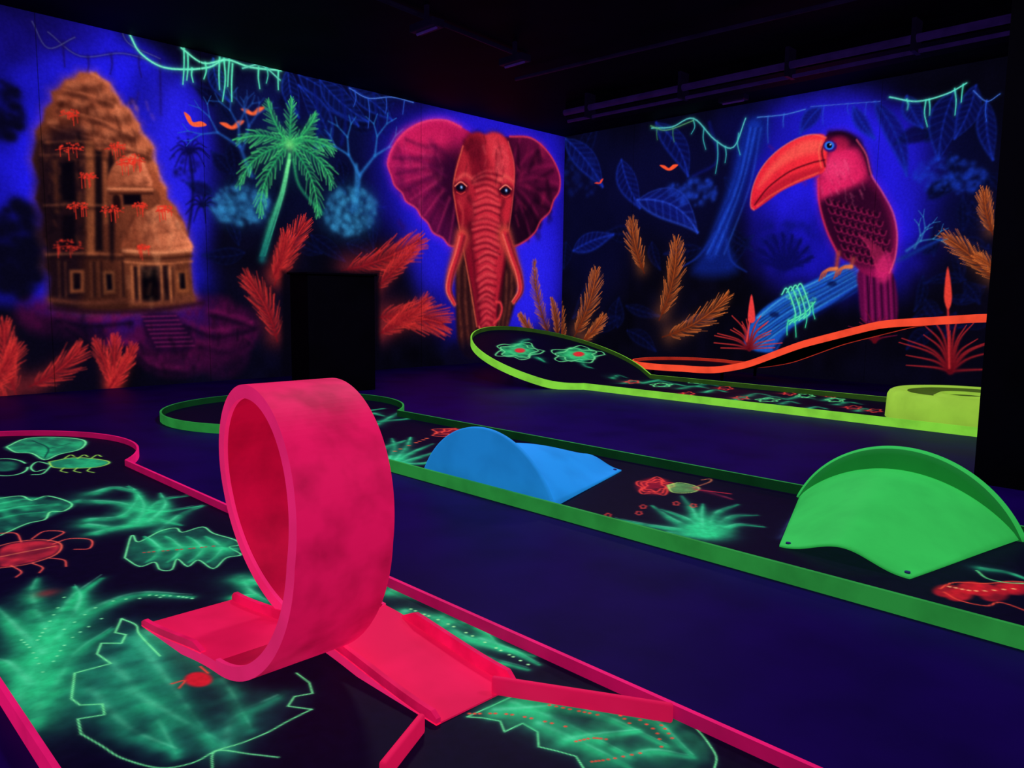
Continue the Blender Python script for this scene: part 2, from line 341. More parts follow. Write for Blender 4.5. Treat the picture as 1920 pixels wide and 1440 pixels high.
# elephant ----------------------------------------------------------
earL=[(888,258),(864,238),(836,226),(800,227),(764,244),(738,274),(727,306),(734,330),(740,348),(754,362),(762,378),(780,390),(790,406),(802,418),(812,436),(830,446),(842,460),(858,462),(866,440),(872,392),(868,340),(870,300)]
earR=[(930,266),(956,256),(996,259),(1028,286),(1048,324),(1049,356),(1038,376),(1030,398),(1014,414),(1004,434),(990,448),(974,458),(958,464),(948,430),(952,370),(952,320),(940,284)]
c.P(earL,(150,36,250),a=.8,fe=40); c.P(earR,(110,30,235),a=.65,fe=32)
c.P(earL,(190,22,84),fe=6,c1=(70,8,58),g=[(800,240),(846,450)])
c.E(792,264,50,22,(226,34,96),a=.55,fe=34); c.E(752,312,20,34,(190,26,100),a=.4,fe=24)
c.P([(872,290),(836,286),(812,330),(832,400),(862,452),(874,392)],(36,3,32),a=.85,fe=46)
for e in ((744,326),(760,356),(782,388),(806,416),(828,442),(738,296),(762,262)):
    c.S([(866,326),((866+e[0])/2+8,(326+e[1])/2-16),((866+2*e[0])/3,(326+2*e[1])/3-8),e],16,(40,4,42),a=.36,w1=9)
for e in ((736,312),(750,342),(770,374),(796,404),(820,434),(842,456),(748,276)):
    c.S([((866+e[0])/2,(326+e[1])/2-8),((866+2*e[0])/3,(326+2*e[1])/3-6),e],9,(224,46,110),a=.3,w1=6)
c.patches(745,850,250,430,26,(60,6,50),a=.3,w=(8,20)); c.patches(745,830,245,380,14,(235,60,120),a=.2,w=(6,14))
for y_ in (296,322,350): c.S([(744,y_-6),(790,y_+6),(836,y_+34)],8,(120,16,80),a=.25)
c.S(earL[1:18],4.5,(255,66,86),a=.65); c.S(earL[1:7],14,(250,50,130),a=.3)
c.P(earR,(30,4,26),fe=6,c1=(112,12,62),g=[(965,390),(1040,300)])
for e in ((1040,310),(1046,345),(1036,385),(1014,412),(994,440),(1012,275),(975,262)):
    c.S([(955,345),((955+e[0])/2,(345+e[1])/2-12),e],11,(150,20,76),a=.36,w1=8); c.S([((958+e[0])/2+6,(350+e[1])/2+8),(e[0]-4,e[1]+10)],10,(16,2,20),a=.45)
c.patches(960,1035,270,440,22,(14,2,18),a=.4,w=(8,18)); c.patches(965,1040,265,420,12,(190,30,80),a=.25,w=(5,12))
c.S(earR[1:13],4.4,(228,52,70),a=.75)
# legs / body
c.P([(858,450),(892,500),(898,660),(862,655),(854,560)],(40,14,20),fe=10); c.P([(926,470),(960,456),(972,520),(960,590),(932,660),(922,600)],(36,12,20),fe=10)
for pts in ([(862,470),(860,560),(868,650)],[(882,520),(888,600),(892,655)],[(960,500),(958,560),(944,645)],[(938,540),(936,600),(932,645)],[(872,500),(873,570),(880,650)],[(950,510),(948,570),(938,640)]): c.S(pts,9,(160,72,50),a=.42,tex=.5)
c.P([(850,644),(970,644),(970,690),(850,690)],(8,5,26),fe=24,a=.8)
hd=[(866,284),(872,264),(884,251),(898,248),(910,252),(924,248),(940,252),(952,266),(960,290),(965,320),(963,352),(960,380),(956,410),(952,440),(947,490),(939,540),(932,580),(930,612),(912,624),(895,612),(888,560),(878,510),(869,460),(861,424),(853,384),(850,350),(855,316)]
c.P(hd,(20,2,20),fe=18,a=.6)
c.P(hd,(128,12,34),fe=8,c1=(196,34,52),g=[(866,420),(940,400)])
c.E(892,276,18,24,(70,5,26),a=.6,fe=26); c.E(900,318,16,30,(84,6,28),a=.55,fe=26)
c.P([(914,256),(936,256),(952,280),(960,322),(946,346),(928,322),(920,290)],(232,66,80),a=.55,fe=28)
c.P([(860,300),(870,282),(884,320),(880,372),(864,392),(854,350)],(206,46,60),a=.5,fe=18)
c.patches(866,950,256,330,26,(60,4,22),a=.32,w=(4,12)); c.patches(905,955,256,330,14,(255,110,110),a=.22,w=(4,9))
c.S([(856,338),(872,327),(890,340)],9,(250,98,90),a=.5); c.S([(932,342),(946,330),(962,340)],9,(250,98,90),a=.5)
c.S([(880,372),(890,392),(880,434)],15,(52,4,20),a=.55); c.S([(944,378),(938,402),(944,440)],12,(52,4,20),a=.5); c.S([(860,378),(868,400),(866,430)],8,(230,70,70),a=.4)
c.P([(890,352),(928,352),(936,420),(932,500),(924,600),(901,600),(892,500),(885,420)],(222,48,66),a=.6,fe=26)
c.S([(868,274),(855,320),(850,352),(854,384),(861,425),(871,480),(882,540),(894,612)],4,(255,108,74),a=.6)
c.S([(880,420),(889,500),(899,600)],11,(72,5,24),a=.5); c.S([(953,420),(945,500),(933,590)],9,(72,5,24),a=.6)
c.S([(953,266),(964,312),(961,376),(954,430)],3.4,(255,90,84),a=.55)
yy=324
while yy<610:
    t=(yy-324)/286; xl=876+t*22; xr=949-t*23
    if yy<400: xl+=8; xr-=6
    o=random.uniform(-4,4); s0=random.uniform(0,.25)*(xr-xl); s1=random.uniform(0,.25)*(xr-xl)
    c.S([(xl+s0,yy+4+o),((xl+xr)/2,yy-4),(xr-s1,yy+4-o)],random.uniform(4.5,7.5),(250,98,96),a=random.uniform(.22,.42),tex=.3)
    c.S([(xl+s1*.5,yy+11+o),((xl+xr)/2,yy+2+random.uniform(-1,2)),(xr-s0*.5,yy+10-o)],random.uniform(4,6),(76,5,24),a=random.uniform(.3,.55))
    yy+=random.uniform(9,15)
c.S([(926,606),(936,596),(941,580),(938,568),(930,566)],6,(214,50,60)); c.S([(898,612),(905,622),(918,622),(928,612)],4,(250,110,90),a=.7)
c.blur((720,220),(1060,640),1)
for x,y in ((864,352),(948,358)):
    c.E(x,y,14,12,(60,5,24),a=.8,fe=12); c.E(x,y,9,7,(12,4,24),fe=4); c.S([(x-11,y-3),(x,y-11),(x+11,y-3)],3,(255,130,110),a=.85); c.D((x+1,y-1),2.8,(150,190,255)); c.S([(x-8,y+8),(x,y+12),(x+8,y+8)],2.6,(230,60,60),a=.7)
for tk in ([(866,444),(857,478),(845,515),(841,545),(852,570)],[(947,440),(960,480),(972,515),(975,545),(963,566)]):
    c.S(tk,32,(16,3,20),w1=12,a=.6); c.S(tk,29,(255,112,74),w1=9); c.S(tk,22,(204,38,54),w1=6); c.S([(p[0]+5,p[1]) for p in tk],9,(100,10,34),w1=3,a=.65); c.S([(p[0]-4,p[1]) for p in tk],5,(255,130,104),w1=2,a=.5)
for x in (80,382,790): 
    y0=on_left([(x,300)])[0][0]; 
    i=int(np.argmin(abs(c.xs-y0))); c.c[:,i:i+1]*=.55
# ------------------------------------------------------------ RIGHT WALL mural
RW=Canvas(np.concatenate([lin(XL,-1.1,980),lin(-1.1,2.5,40)[1:]]),lin(0,ZC,500),(6,5,20),on_right)
c=RW
c.P([(1480,195),(1600,180),(1700,225),(1750,330),(1740,440),(1680,530),(1560,545),(1450,520),(1410,420),(1405,290)],(28,20,210),a=.95,fe=130)
c.c*=(.6+.6*np.clip(c.big*1.5-.25,0,1))[...,None]
c.E(1570,240,110,60,(42,32,255),a=.7,fe=90); c.E(1690,330,60,110,(40,30,250),a=.6,fe=80); c.E(1480,330,70,90,(40,30,250),a=.6,fe=90); c.E(1480,460,80,60,(20,16,150),a=.35,fe=80)
c.E(1120,400,70,170,(8,10,60),a=.5,fe=80); c.E(1280,340,120,120,(10,12,72),a=.5,fe=120); c.E(1800,330,80,130,(10,14,80),a=.45,fe=110)
c.E(1440,240,100,60,(14,14,120),a=.4,fe=80)
for i in range(44):
    x=random.choice([random.uniform(1060,1380),random.uniform(1730,1860)]); y=random.uniform(230,620); A=random.uniform(0,6.28); l=random.uniform(40,80)
    c.bleaf((x,y),(x+l*math.cos(A),y+l*math.sin(A)),random.uniform(9,16),random.uniform(-.2,.2),(12,26,110),a=.3,n=6,fill=(5,6,32))
for b,t,w,bd in (((1060,260),(1130,350),20,-.1),((1075,470),(1150,440),16,-.1),((1165,300),(1200,390),18,.1),((1210,372),(1290,420),14,-.2),((1230,230),(1290,330),20,-.2),((1790,170),(1760,300),28,.1),((1830,160),(1790,260),20,-.1),((1640,190),(1700,330),18,-.15),((1700,180),(1730,240),18,.1),((1540,200),(1500,250),14,.1),((1850,190),(1862,300),18,.1),((1600,200),(1640,260),12,.1)):
    c.bleaf(b,t,w,bd,(24,54,196),a=.55,fill=(8,12,76))
c.bleaf((1195,375),(1308,436),30,-.35,(40,76,216),a=.75,fill=(12,20,104))
# trunk
c.P([(1396,230),(1440,235),(1404,340),(1368,450),(1380,510),(1300,512),(1330,450),(1366,350)],(12,32,130),a=.8,fe=30)
c.P([(1404,235),(1424,240),(1392,330),(1350,470),(1326,470),(1370,350)],(22,60,196),a=.75,fe=20,tex=.4)
for i in range(6): c.S([(1402+i*5,240),(1374+i*6+random.uniform(-3,3),350),(1318+i*8,476)],5,(44,100,230) if i%2 else (8,14,80),a=.4,tex=.3)
for q in ([(1340,440),(1310,480),(1280,500)],[(1362,450),(1372,490),(1400,510)]): c.S(q,10,(18,44,150),w1=3,a=.7)
c.S([(1330,230),(1345,300),(1300,330)],8,(14,20,110),a=.6)
c.bush(1300,360,48,26,(26,60,190),n=110,r=6,a=.42); c.bush(1470,460,60,50,(10,14,100),n=60,r=8,a=.5)
for a_ in range(20,170,18):
    c.frond((1470,505),(1470+56*math.cos(math.radians(a_)),505-66*math.sin(math.radians(a_))),.05,12,(9,9,84),(9,9,84),n=9,w=4,glow=.3)
c.bush(1780,330,70,36,(24,60,200),n=130,r=6.5,a=.42); c.bush(1090,330,40,40,(14,30,120),n=50,r=6,a=.4)
c.blur((1056,160),(1900,640),1)
# vines
c.vine([(1222,240),(1260,238),(1300,222),(1340,262),(1375,276),(1398,222)],(60,190,190),w=3.4,hang=[(1300,225,26),(1345,265,60),(1360,275,30),(1385,250,40),(1320,240,40)],a=.85)
c.vine([(1220,236),(1250,244),(1300,226)],(70,160,90),w=3,hang=[(1232,240,22),(1262,240,26)],a=.6)
c.vine([(1420,220),(1470,215),(1510,205)],(50,120,220),w=3,hang=[(1440,218,50),(1470,214,24)],a=.6)
c.vine([(1520,200),(1570,196),(1650,190)],(40,80,210),w=3,hang=[(1545,198,34),(1590,194,20),(1625,192,24)],a=.5)
c.vine([(1668,182),(1720,190),(1775,176),(1812,156)],(80,230,200),w=3.6,hang=[(1700,186,20),(1736,188,50),(1742,186,30),(1790,166,50),(1806,158,34)],a=.95)
c.vine([(1825,170),(1850,190),(1875,176)],(40,90,220),w=3,hang=[(1850,188,40)],a=.7)
c.bird(1254,315,17,(255,84,46),-.05); c.bird(1124,342,9,(240,64,46),-.5)
OR=(236,122,54);O0=(96,30,12)
for b,t,bd,L,n in (((1208,512),(1184,414),-.08,24,22),((1236,600),(1268,452),.12,30,32),((1242,632),(1364,556),.14,30,28),((1076,632),(1118,508),.1,26,26),((1092,640),(1130,594),.1,18,16),((1056,640),(1048,560),.0,14,14),((1868,530),(1770,444),.1,32,26),((1862,440),(1846,360),-.1,26,20),((1880,520),(1830,480),.1,20,14)):
    c.frond(b,t,bd,L,OR,O0,n=n,w=3.0,glow=.28,curl=.3)
# perch log
lg=[(1396,646),(1418,592),(1466,555),(1528,524),(1578,498),(1610,486),(1620,510),(1614,538),(1584,560),(1524,590),(1476,624),(1450,660)]
c.P(lg,(10,30,110),fe=14,a=.8); c.P(lg,(20,84,186),fe=6,c1=(22,66,190),g=[(1430,620),(1600,510)])
for i in range(17):
    o=i*4.4-37; c.S([(1424,624+o*.75),(1480,585+o*.7+random.uniform(-3,3)),(1545,551+o*.6+random.uniform(-2,2)),(1612,514+o*.5)],4.4,[(66,170,226),(6,18,80),(30,110,210),(4,10,60)][i%4],a=.55,tex=.35)
for x,y in ((1500,560),(1560,532),(1452,590)): c.E(x,y,9,5,(4,10,60),a=.7,fe=6)
c.S([(1420,596),(1468,559),(1530,528),(1608,490)],4,(90,200,240),a=.6); c.S([(1452,654),(1482,620),(1540,586),(1612,538)],9,(6,10,60),a=.7)
c.E(1615,512,7,24,(60,150,220),a=.8,fe=4); c.E(1615,512,3.5,15,(14,40,130),a=.9,fe=4)
c.S([(1655,500),(1700,480),(1765,448)],16,(16,40,130),w1=8,a=.9); c.tree((1700,470),math.radians(35),32,7,(50,130,190),3,a=.6); c.tree((1715,465),math.radians(65),26,6,(50,130,180),2,a=.6)
# toucan
bk=[(1549,258),(1524,252),(1492,261),(1456,284),(1428,315),(1412,350),(1407,384),(1414,394),(1434,381),(1466,358),(1502,341),(1532,329),(1548,314)]
body=[(1546,260),(1562,248),(1584,249),(1606,262),(1622,286),(1632,326),(1652,358),(1672,396),(1682,436),(1680,476),(1671,504),(1655,520),(1622,515),(1598,494),(1574,480),(1554,442),(1539,398),(1534,352),(1538,322),(1548,306)]
c.P(body,(110,30,245),a=.75,fe=38)
c.P([(1612,505),(1672,510),(1682,600),(1650,606),(1618,602),(1610,550)],(90,8,64),fe=7)
for x in (1620,1632,1645,1658,1668): c.S([(x,515),(x+4,600)],6,(170,24,100),a=.5,tex=.2); c.S([(x+6,515),(x+10,600)],4,(22,3,28),a=.65)
c.P(body,(74,5,46),fe=6,c1=(170,20,90),g=[(1590,410),(1690,430)])
c.P([(1534,338),(1546,300),(1566,276),(1600,274),(1622,304),(1624,332),(1596,358),(1558,370),(1540,376),(1534,352)],(232,34,98),a=.95,fe=26)
c.E(1568,316,26,20,(255,74,130),a=.4,fe=28)
c.S([(1556,250),(1584,250),(1606,263),(1622,288),(1632,326)],15,(24,4,28),a=.85,w1=8); c.E(1594,266,22,11,(24,4,28),a=.6,fe=18)
c.P([(1538,384),(1556,370),(1600,352),(1634,350),(1662,386),(1676,440),(1668,494),(1636,500),(1596,490),(1568,466),(1550,430)],(40,4,34),a=.88,fe=24)
for j in range(7):
    for i in range(9):
        x=1552+i*11+j*6; y=374+j*17+i*3
        if x>1668-j*1: continue
        c.S([(x-5,y),(x,y+9),(x+7,y+9),(x+10,y+1)],3.4,(196,30,92),a=.55,tex=.15); c.S([(x-1,y+1),(x+4,y+5)],6,(8,2,14),a=.5)
for i in range(9):
    c.S([(1612+i*5,440+i*3),(1632+i*3.5,470+i*2),(1646+i*2.4,508)],4,(206,36,96),a=.5); c.S([(1615+i*5,440+i*3),(1635+i*3.5,470+i*2),(1649+i*2.4,508)],2.4,(14,2,18),a=.6)
for i in range(60):
    x=random.uniform(1538,1618);y=random.uniform(290,380); c.S([(x,y),(x+random.uniform(2,6),y+random.uniform(6,14))],3.5,random.choice([(255,110,150),(120,10,60)]),a=.2)
c.P([(1642,498),(1664,472),(1675,500),(1664,526),(1648,528)],(220,36,110),a=.7,fe=14)
c.S([(1606,262),(1624,290),(1634,328),(1654,360),(1674,398),(1682,438),(1679,480),(1668,512)],3.4,(255,90,120),a=.75)
c.S([(1534,335),(1536,380),(1550,432),(1572,478)],5,(240,44,90),a=.75)
c.P(bk,(252,46,60),fe=5,c1=(232,34,56),g=[(1530,260),(1420,390)])
c.P([(1549,268),(1524,261),(1492,271),(1460,296),(1436,324),(1422,352),(1460,316),(1500,294),(1540,284)],(255,112,90),a=.55,fe=16)
c.P([(1412,380),(1440,356),(1480,330),(1532,314),(1540,322),(1500,338),(1464,356),(1436,378)],(150,14,40),a=.5,fe=10)
c.patches(1430,1540,266,340,20,(180,20,44),a=.22,w=(4,10),l=(3,10))
c.S([(1415,384),(1440,352),(1480,322),(1520,306),(1546,300)],3.6,(96,8,26)); c.S([(1420,386),(1446,366),(1490,342),(1534,324)],4,(255,110,76),a=.5)
c.S(bk[:8],2.8,(255,140,100),a=.6); c.S([(1549,262),(1541,284),(1547,312)],4,(60,4,24),a=.8); c.S([(1541,262),(1535,284),(1540,314)],3,(255,140,90),a=.5)
c.blur((1400,240),(1700,600),1)
c.E(1574,270,18,13,(196,26,74),a=.7,fe=14); c.E(1556,274,13,11,(60,16,110),fe=5); c.E(1555,273,9,8,(40,110,230),fe=3); c.E(1555,273,5,5,(6,4,20),fe=2); c.D((1557,271),1.8,(200,220,255))
for lg_,toes in (((1572,474,1568,504),(1552,508,1530,522)),((1600,486,1596,500),(1588,500,1572,520))):
    x0,y0,x1,y1=lg_; c.S([(x0,y0),(x1,y1)],11,(150,50,60),a=.95)
    for k in range(3):
        c.S([(x1,y1),(x1-14-k*5,y1+k*3),(x1-22-k*5,y1+14+k*4)],6.5,(232,124,70),(150,60,60),a=.95,w1=4)
for o in (0,9,18,27): c.vine([(1466+o,552-o*.4),(1476+o,542-o*.3),(1492+o,590-o*.3),(1480+o,608-o*.4)],(66,226,170),w=3.4)
c.vine([(1480,602),(1510,586),(1528,566)],(60,220,160),w=3.4,hang=[(1490,592,40),(1478,600,28),(1510,582,32),(1524,568,30)])
c.bush(1500,560,30,12,(90,240,150),n=26,r=3,a=.6)
def spiky(cx,cy,L,n,sp,col,w=5):
    for i in range(n):
        a_=math.radians(-sp+2*sp*i/(n-1)+random.uniform(-6,6)); l=L*random.uniform(.65,1.08)
        q=(cx+l*math.sin(a_),cy-l*math.cos(a_)); m=(cx+.5*l*math.sin(a_)*.7,cy-.62*l*math.cos(a_))
        c.S([(cx,cy),m,q],w,(90,8,22),col,a=.9,w1=1.8)
spiky(1405,655,68,19,88,(236,60,56)); c.S([(1400,640),(1406,600),(1409,556)],4,(226,60,60)); c.P([(1402,600),(1409,552),(1416,600)],(236,60,60),fe=3)
spiky(1782,696,112,17,84,(190,40,46),w=9); c.S([(1780,690),(1778,600),(1776,520)],5,(190,40,44)); c.P([(1770,556),(1777,500),(1785,556),(1778,580)],(226,60,50),fe=4)
spiky(1640,640,60,11,70,(110,14,56),w=6)
c.P([(1040,655),(1930,760),(1930,860),(1040,760)],(5,4,18),a=.8,fe=30)
for x in (1185,1640):
    x0=on_right([(x,400)])[0][0]; i=int(np.argmin(abs(c.xs-x0))); c.c[:,i:i+1]*=.7
# ------------------------------------------------------------ mesh helpers
def s2l(c): 
    c=np.clip(c,0,1); return np.where(c<=.04045,c/12.92,((c+.055)/1.055)**2.4)
def rgb(r,g,b): return tuple(float(v) for v in s2l(np.array([r,g,b])/255.))
def mesh_np(name,V,Q,colors=None,mat=None):
    me=bpy.data.meshes.new(name); me.vertices.add(len(V)); me.vertices.foreach_set('co',V.astype(np.float32).ravel())
    me.loops.add(Q.size); me.loops.foreach_set('vertex_index',Q.astype(np.int32).ravel())
    me.polygons.add(len(Q)); me.polygons.foreach_set('loop_start',np.arange(0,Q.size,4,dtype=np.int32))
    me.update(calc_edges=True)
    if colors is not None:
        at=me.color_attributes.new('paint','FLOAT_COLOR','POINT')
        rgba=np.ones((len(V),4),np.float32); rgba[:,:3]=s2l(colors); at.data.foreach_set('color',rgba.ravel())
    me.validate()
    o=bpy.data.objects.new(name,me); COL.objects.link(o)
    if mat: me.materials.append(mat)
    return o
def grid_obj(name,cv,pos,mat,mask=None):
    ny,nx=len(cv.ys),len(cv.xs)
    GX,GY=np.meshgrid(cv.xs,cv.ys); V=pos(GX.ravel(),GY.ravel())
    idx=np.arange(ny*nx).reshape(ny,nx)
    Q=np.stack([idx[:-1,:-1],idx[:-1,1:],idx[1:,1:],idx[1:,:-1]],-1)
    C=cv.c.reshape(-1,3)
    if mask is not None:
        cx=(cv.xs[:-1]+cv.xs[1:])/2; cy=(cv.ys[:-1]+cv.ys[1:])/2
        mx,my=np.meshgrid(cx,cy); Q=Q[mask(mx,my)]
    Q=Q.reshape(-1,4)
    used=np.unique(Q); rm=np.full(ny*nx,-1); rm[used]=np.arange(len(used))
    return mesh_np(name,V[used],rm[Q],C[used],mat)
def paint_mat(name,em,dif,rough=.7,noise=.12,spec=.3):
    m=bpy.data.materials.new(name); m.use_nodes=True; nt=m.node_tree; b=nt.nodes['Principled BSDF']
    at=nt.nodes.new('ShaderNodeVertexColor'); at.layer_name='paint'
    no=nt.nodes.new('ShaderNodeTexNoise'); no.inputs['Scale'].default_value=35; no.inputs['Detail'].default_value=5
    tc=nt.nodes.new('ShaderNodeTexCoord'); nt.links.new(tc.outputs['Object'],no.inputs['Vector'])
    mr=nt.nodes.new('ShaderNodeMapRange'); mr.inputs[1].default_value=.3; mr.inputs[2].default_value=.7; mr.inputs[3].default_value=1-noise*1.6; mr.inputs[4].default_value=1+noise
    nt.links.new(no.outputs[0],mr.inputs[0])
    mx=nt.nodes.new('ShaderNodeVectorMath'); mx.operation='SCALE'; nt.links.new(at.outputs[0],mx.inputs[0]); nt.links.new(mr.outputs[0],mx.inputs['Scale'])
    d=nt.nodes.new('ShaderNodeVectorMath'); d.operation='SCALE'; nt.links.new(mx.outputs[0],d.inputs[0]); d.inputs['Scale'].default_value=dif
    nt.links.new(d.outputs[0],b.inputs['Base Color']); nt.links.new(mx.outputs[0],b.inputs['Emission Color'])
    b.inputs['Emission Strength'].default_value=em; b.inputs['Roughness'].default_value=rough; b.inputs['Specular IOR Level'].default_value=spec
    m.cycles.emission_sampling='NONE'
    return m
def mat(name,col,em=0.,rough=.6,noise=.15,scale=6,spec=.08,bump=0,dif=1.):
    m=bpy.data.materials.new(name); m.use_nodes=True; nt=m.node_tree; b=nt.nodes['Principled BSDF']
    no=nt.nodes.new('ShaderNodeTexNoise'); no.inputs['Scale'].default_value=scale; no.inputs['Detail'].default_value=6
    tc=nt.nodes.new('ShaderNodeTexCoord'); nt.links.new(tc.outputs['Object'],no.inputs['Vector'])
    cr=nt.nodes.new('ShaderNodeValToRGB'); cr.color_ramp.elements[0].position=.3; cr.color_ramp.elements[1].position=.58
    l=rgb(*col); cr.color_ramp.elements[0].color=(*[v*(1-noise*1.5) for v in l],1); cr.color_ramp.elements[1].color=(*[min(1,v*(1+noise*.3)) for v in l],1)
    nt.links.new(no.outputs[0],cr.inputs[0])
    d=nt.nodes.new('ShaderNodeVectorMath'); d.operation='SCALE'; nt.links.new(cr.outputs[0],d.inputs[0]); d.inputs['Scale'].default_value=dif
    nt.links.new(d.outputs[0],b.inputs['Base Color'])
    if em: nt.links.new(cr.outputs[0],b.inputs['Emission Color']); b.inputs['Emission Strength'].default_value=em
    b.inputs['Roughness'].default_value=rough; b.inputs['Specular IOR Level'].default_value=spec
    if bump:
        bp=nt.nodes.new('ShaderNodeBump'); bp.inputs['Strength'].default_value=bump; bp.inputs['Distance'].default_value=.01
        nt.links.new(no.outputs[0],bp.inputs['Height']); nt.links.new(bp.outputs[0],b.inputs['Normal'])
    m.cycles.emission_sampling='NONE'
    return m
def obj(name,V,Fc,m,bevel=0,smooth=False,parent=None):
    me=bpy.data.meshes.new(name); me.from_pydata([tuple(map(float,v)) for v in V],[],[tuple(int(i) for i in f) for f in Fc]); me.update()
    import bmesh
    bm=bmesh.new(); bm.from_mesh(me); bmesh.ops.recalc_face_normals(bm,faces=bm.faces); bm.to_mesh(me); bm.free()
    o=bpy.data.objects.new(name,me); COL.objects.link(o); me.materials.append(m)
    if smooth: me.polygons.foreach_set('use_smooth',[True]*len(me.polygons))
    if bevel:
        bv=o.modifiers.new('bevel','BEVEL'); bv.width=bevel; bv.segments=3; bv.limit_method='ANGLE'; bv.angle_limit=math.radians(40)
    if parent: o.parent=parent
    return o
def box(name,x0,x1,y0,y1,z0,z1,m,bevel=0,parent=None):
    V=[(x,y,z) for z in (z0,z1) for y in (y0,y1) for x in (x0,x1)]
    return obj(name,V,[(0,1,3,2),(4,6,7,5),(0,4,5,1),(2,3,7,6),(0,2,6,4),(1,5,7,3)],m,bevel,parent=parent)
def bar(name,p,q,w,z0,z1,m,bevel=0,parent=None):
    p=np.array(p,float);q=np.array(q,float);v=q-p;v/=np.linalg.norm(v);n=np.array([-v[1],v[0]])*w/2
    b=[p+n,p-n,q-n,q+n]
    V=[(*k,z0) for k in b]+[(*k,z1) for k in b]
    return obj(name,V,[(0,1,2,3),(7,6,5,4),(0,4,5,1),(1,5,6,2),(2,6,7,3),(3,7,4,0)],m,bevel,parent=parent)
def cyl(name,p,q,r,m,n=20,parent=None,r2=None):
    p=Vector(p);q=Vector(q);d=(q-p).normalized(); a=d.orthogonal().normalized(); b=d.cross(a); r2=r if r2 is None else r2
    V=[];
    for c_,rr in ((p,r),(q,r2)):
        for i in range(n):
            t=2*math.pi*i/n; V.append(c_+a*math.cos(t)*rr+b*math.sin(t)*rr)
    Fc=[(i,(i+1)%n,n+(i+1)%n,n+i) for i in range(n)]+[tuple(range(n)),tuple(range(2*n-1,n-1,-1))]
    o=obj(name,V,Fc,m,parent=parent)
    for pl in o.data.polygons: pl.use_smooth=len(pl.vertices)==4
    return o
def empty(name,loc,label,cat,group=None):
    e=bpy.data.objects.new(name,None); COL.objects.link(e); e.location=loc; e.empty_display_size=.1
    e['label']=label; e['category']=cat
    if group: e['group']=group
    return e
def attach(e,kids):
    for k in kids:
        k.parent=e; k.matrix_parent_inverse=Matrix.Translation(-Vector(e.location))
def struct(o,label=None):
    o['kind']='structure'
    if label: o['label']=label
    return o
# ------------------------------------------------------------ room
mW=paint_mat('mural_paint',.97,.10,rough=.8,noise=.10,spec=.05)
struct(grid_obj('wall_left',LW,lambda a,b:np.stack([np.full_like(a,XL),a,b],1),mW),'black wall with glowing mural of temple, palm and elephant')
struct(grid_obj('wall_right',RW,lambda a,b:np.stack([a,np.full_like(a,YR),b],1),mW),'black wall with glowing mural of a toucan on a log')
mF=mat('floor_paint',(28,2,92),em=.05,rough=.5,noise=.22,scale=2.5,spec=.03)
mC=mat('ceiling_paint',(10,5,26),rough=.7,noise=.3,scale=2,spec=.04,em=.05)
mK=mat('black_paint',(6,4,16),rough=.7,noise=.3,scale=3,spec=.04)
def quad(name,V,m):
    return struct(obj(name,V,[(0,1,2,3)],m))
quad('floor',[(XL,-2,0),(2.5,-2,0),(2.5,YR,0),(XL,YR,0)],mF)
quad('ceiling',[(XL,-2,ZC),(2.5,-2,ZC),(2.5,YR,ZC),(XL,YR,ZC)],mC)
quad('wall_back',[(XL,-2,0),(2.5,-2,0),(2.5,-2,ZC),(XL,-2,ZC)],mK)
quad('wall_side',[(2.5,-2,0),(2.5,YR,0),(2.5,YR,ZC),(2.5,-2,ZC)],mK)
struct(box('wall_partition',-1.15,2.5,4.8,5.3,0,ZC,mK))
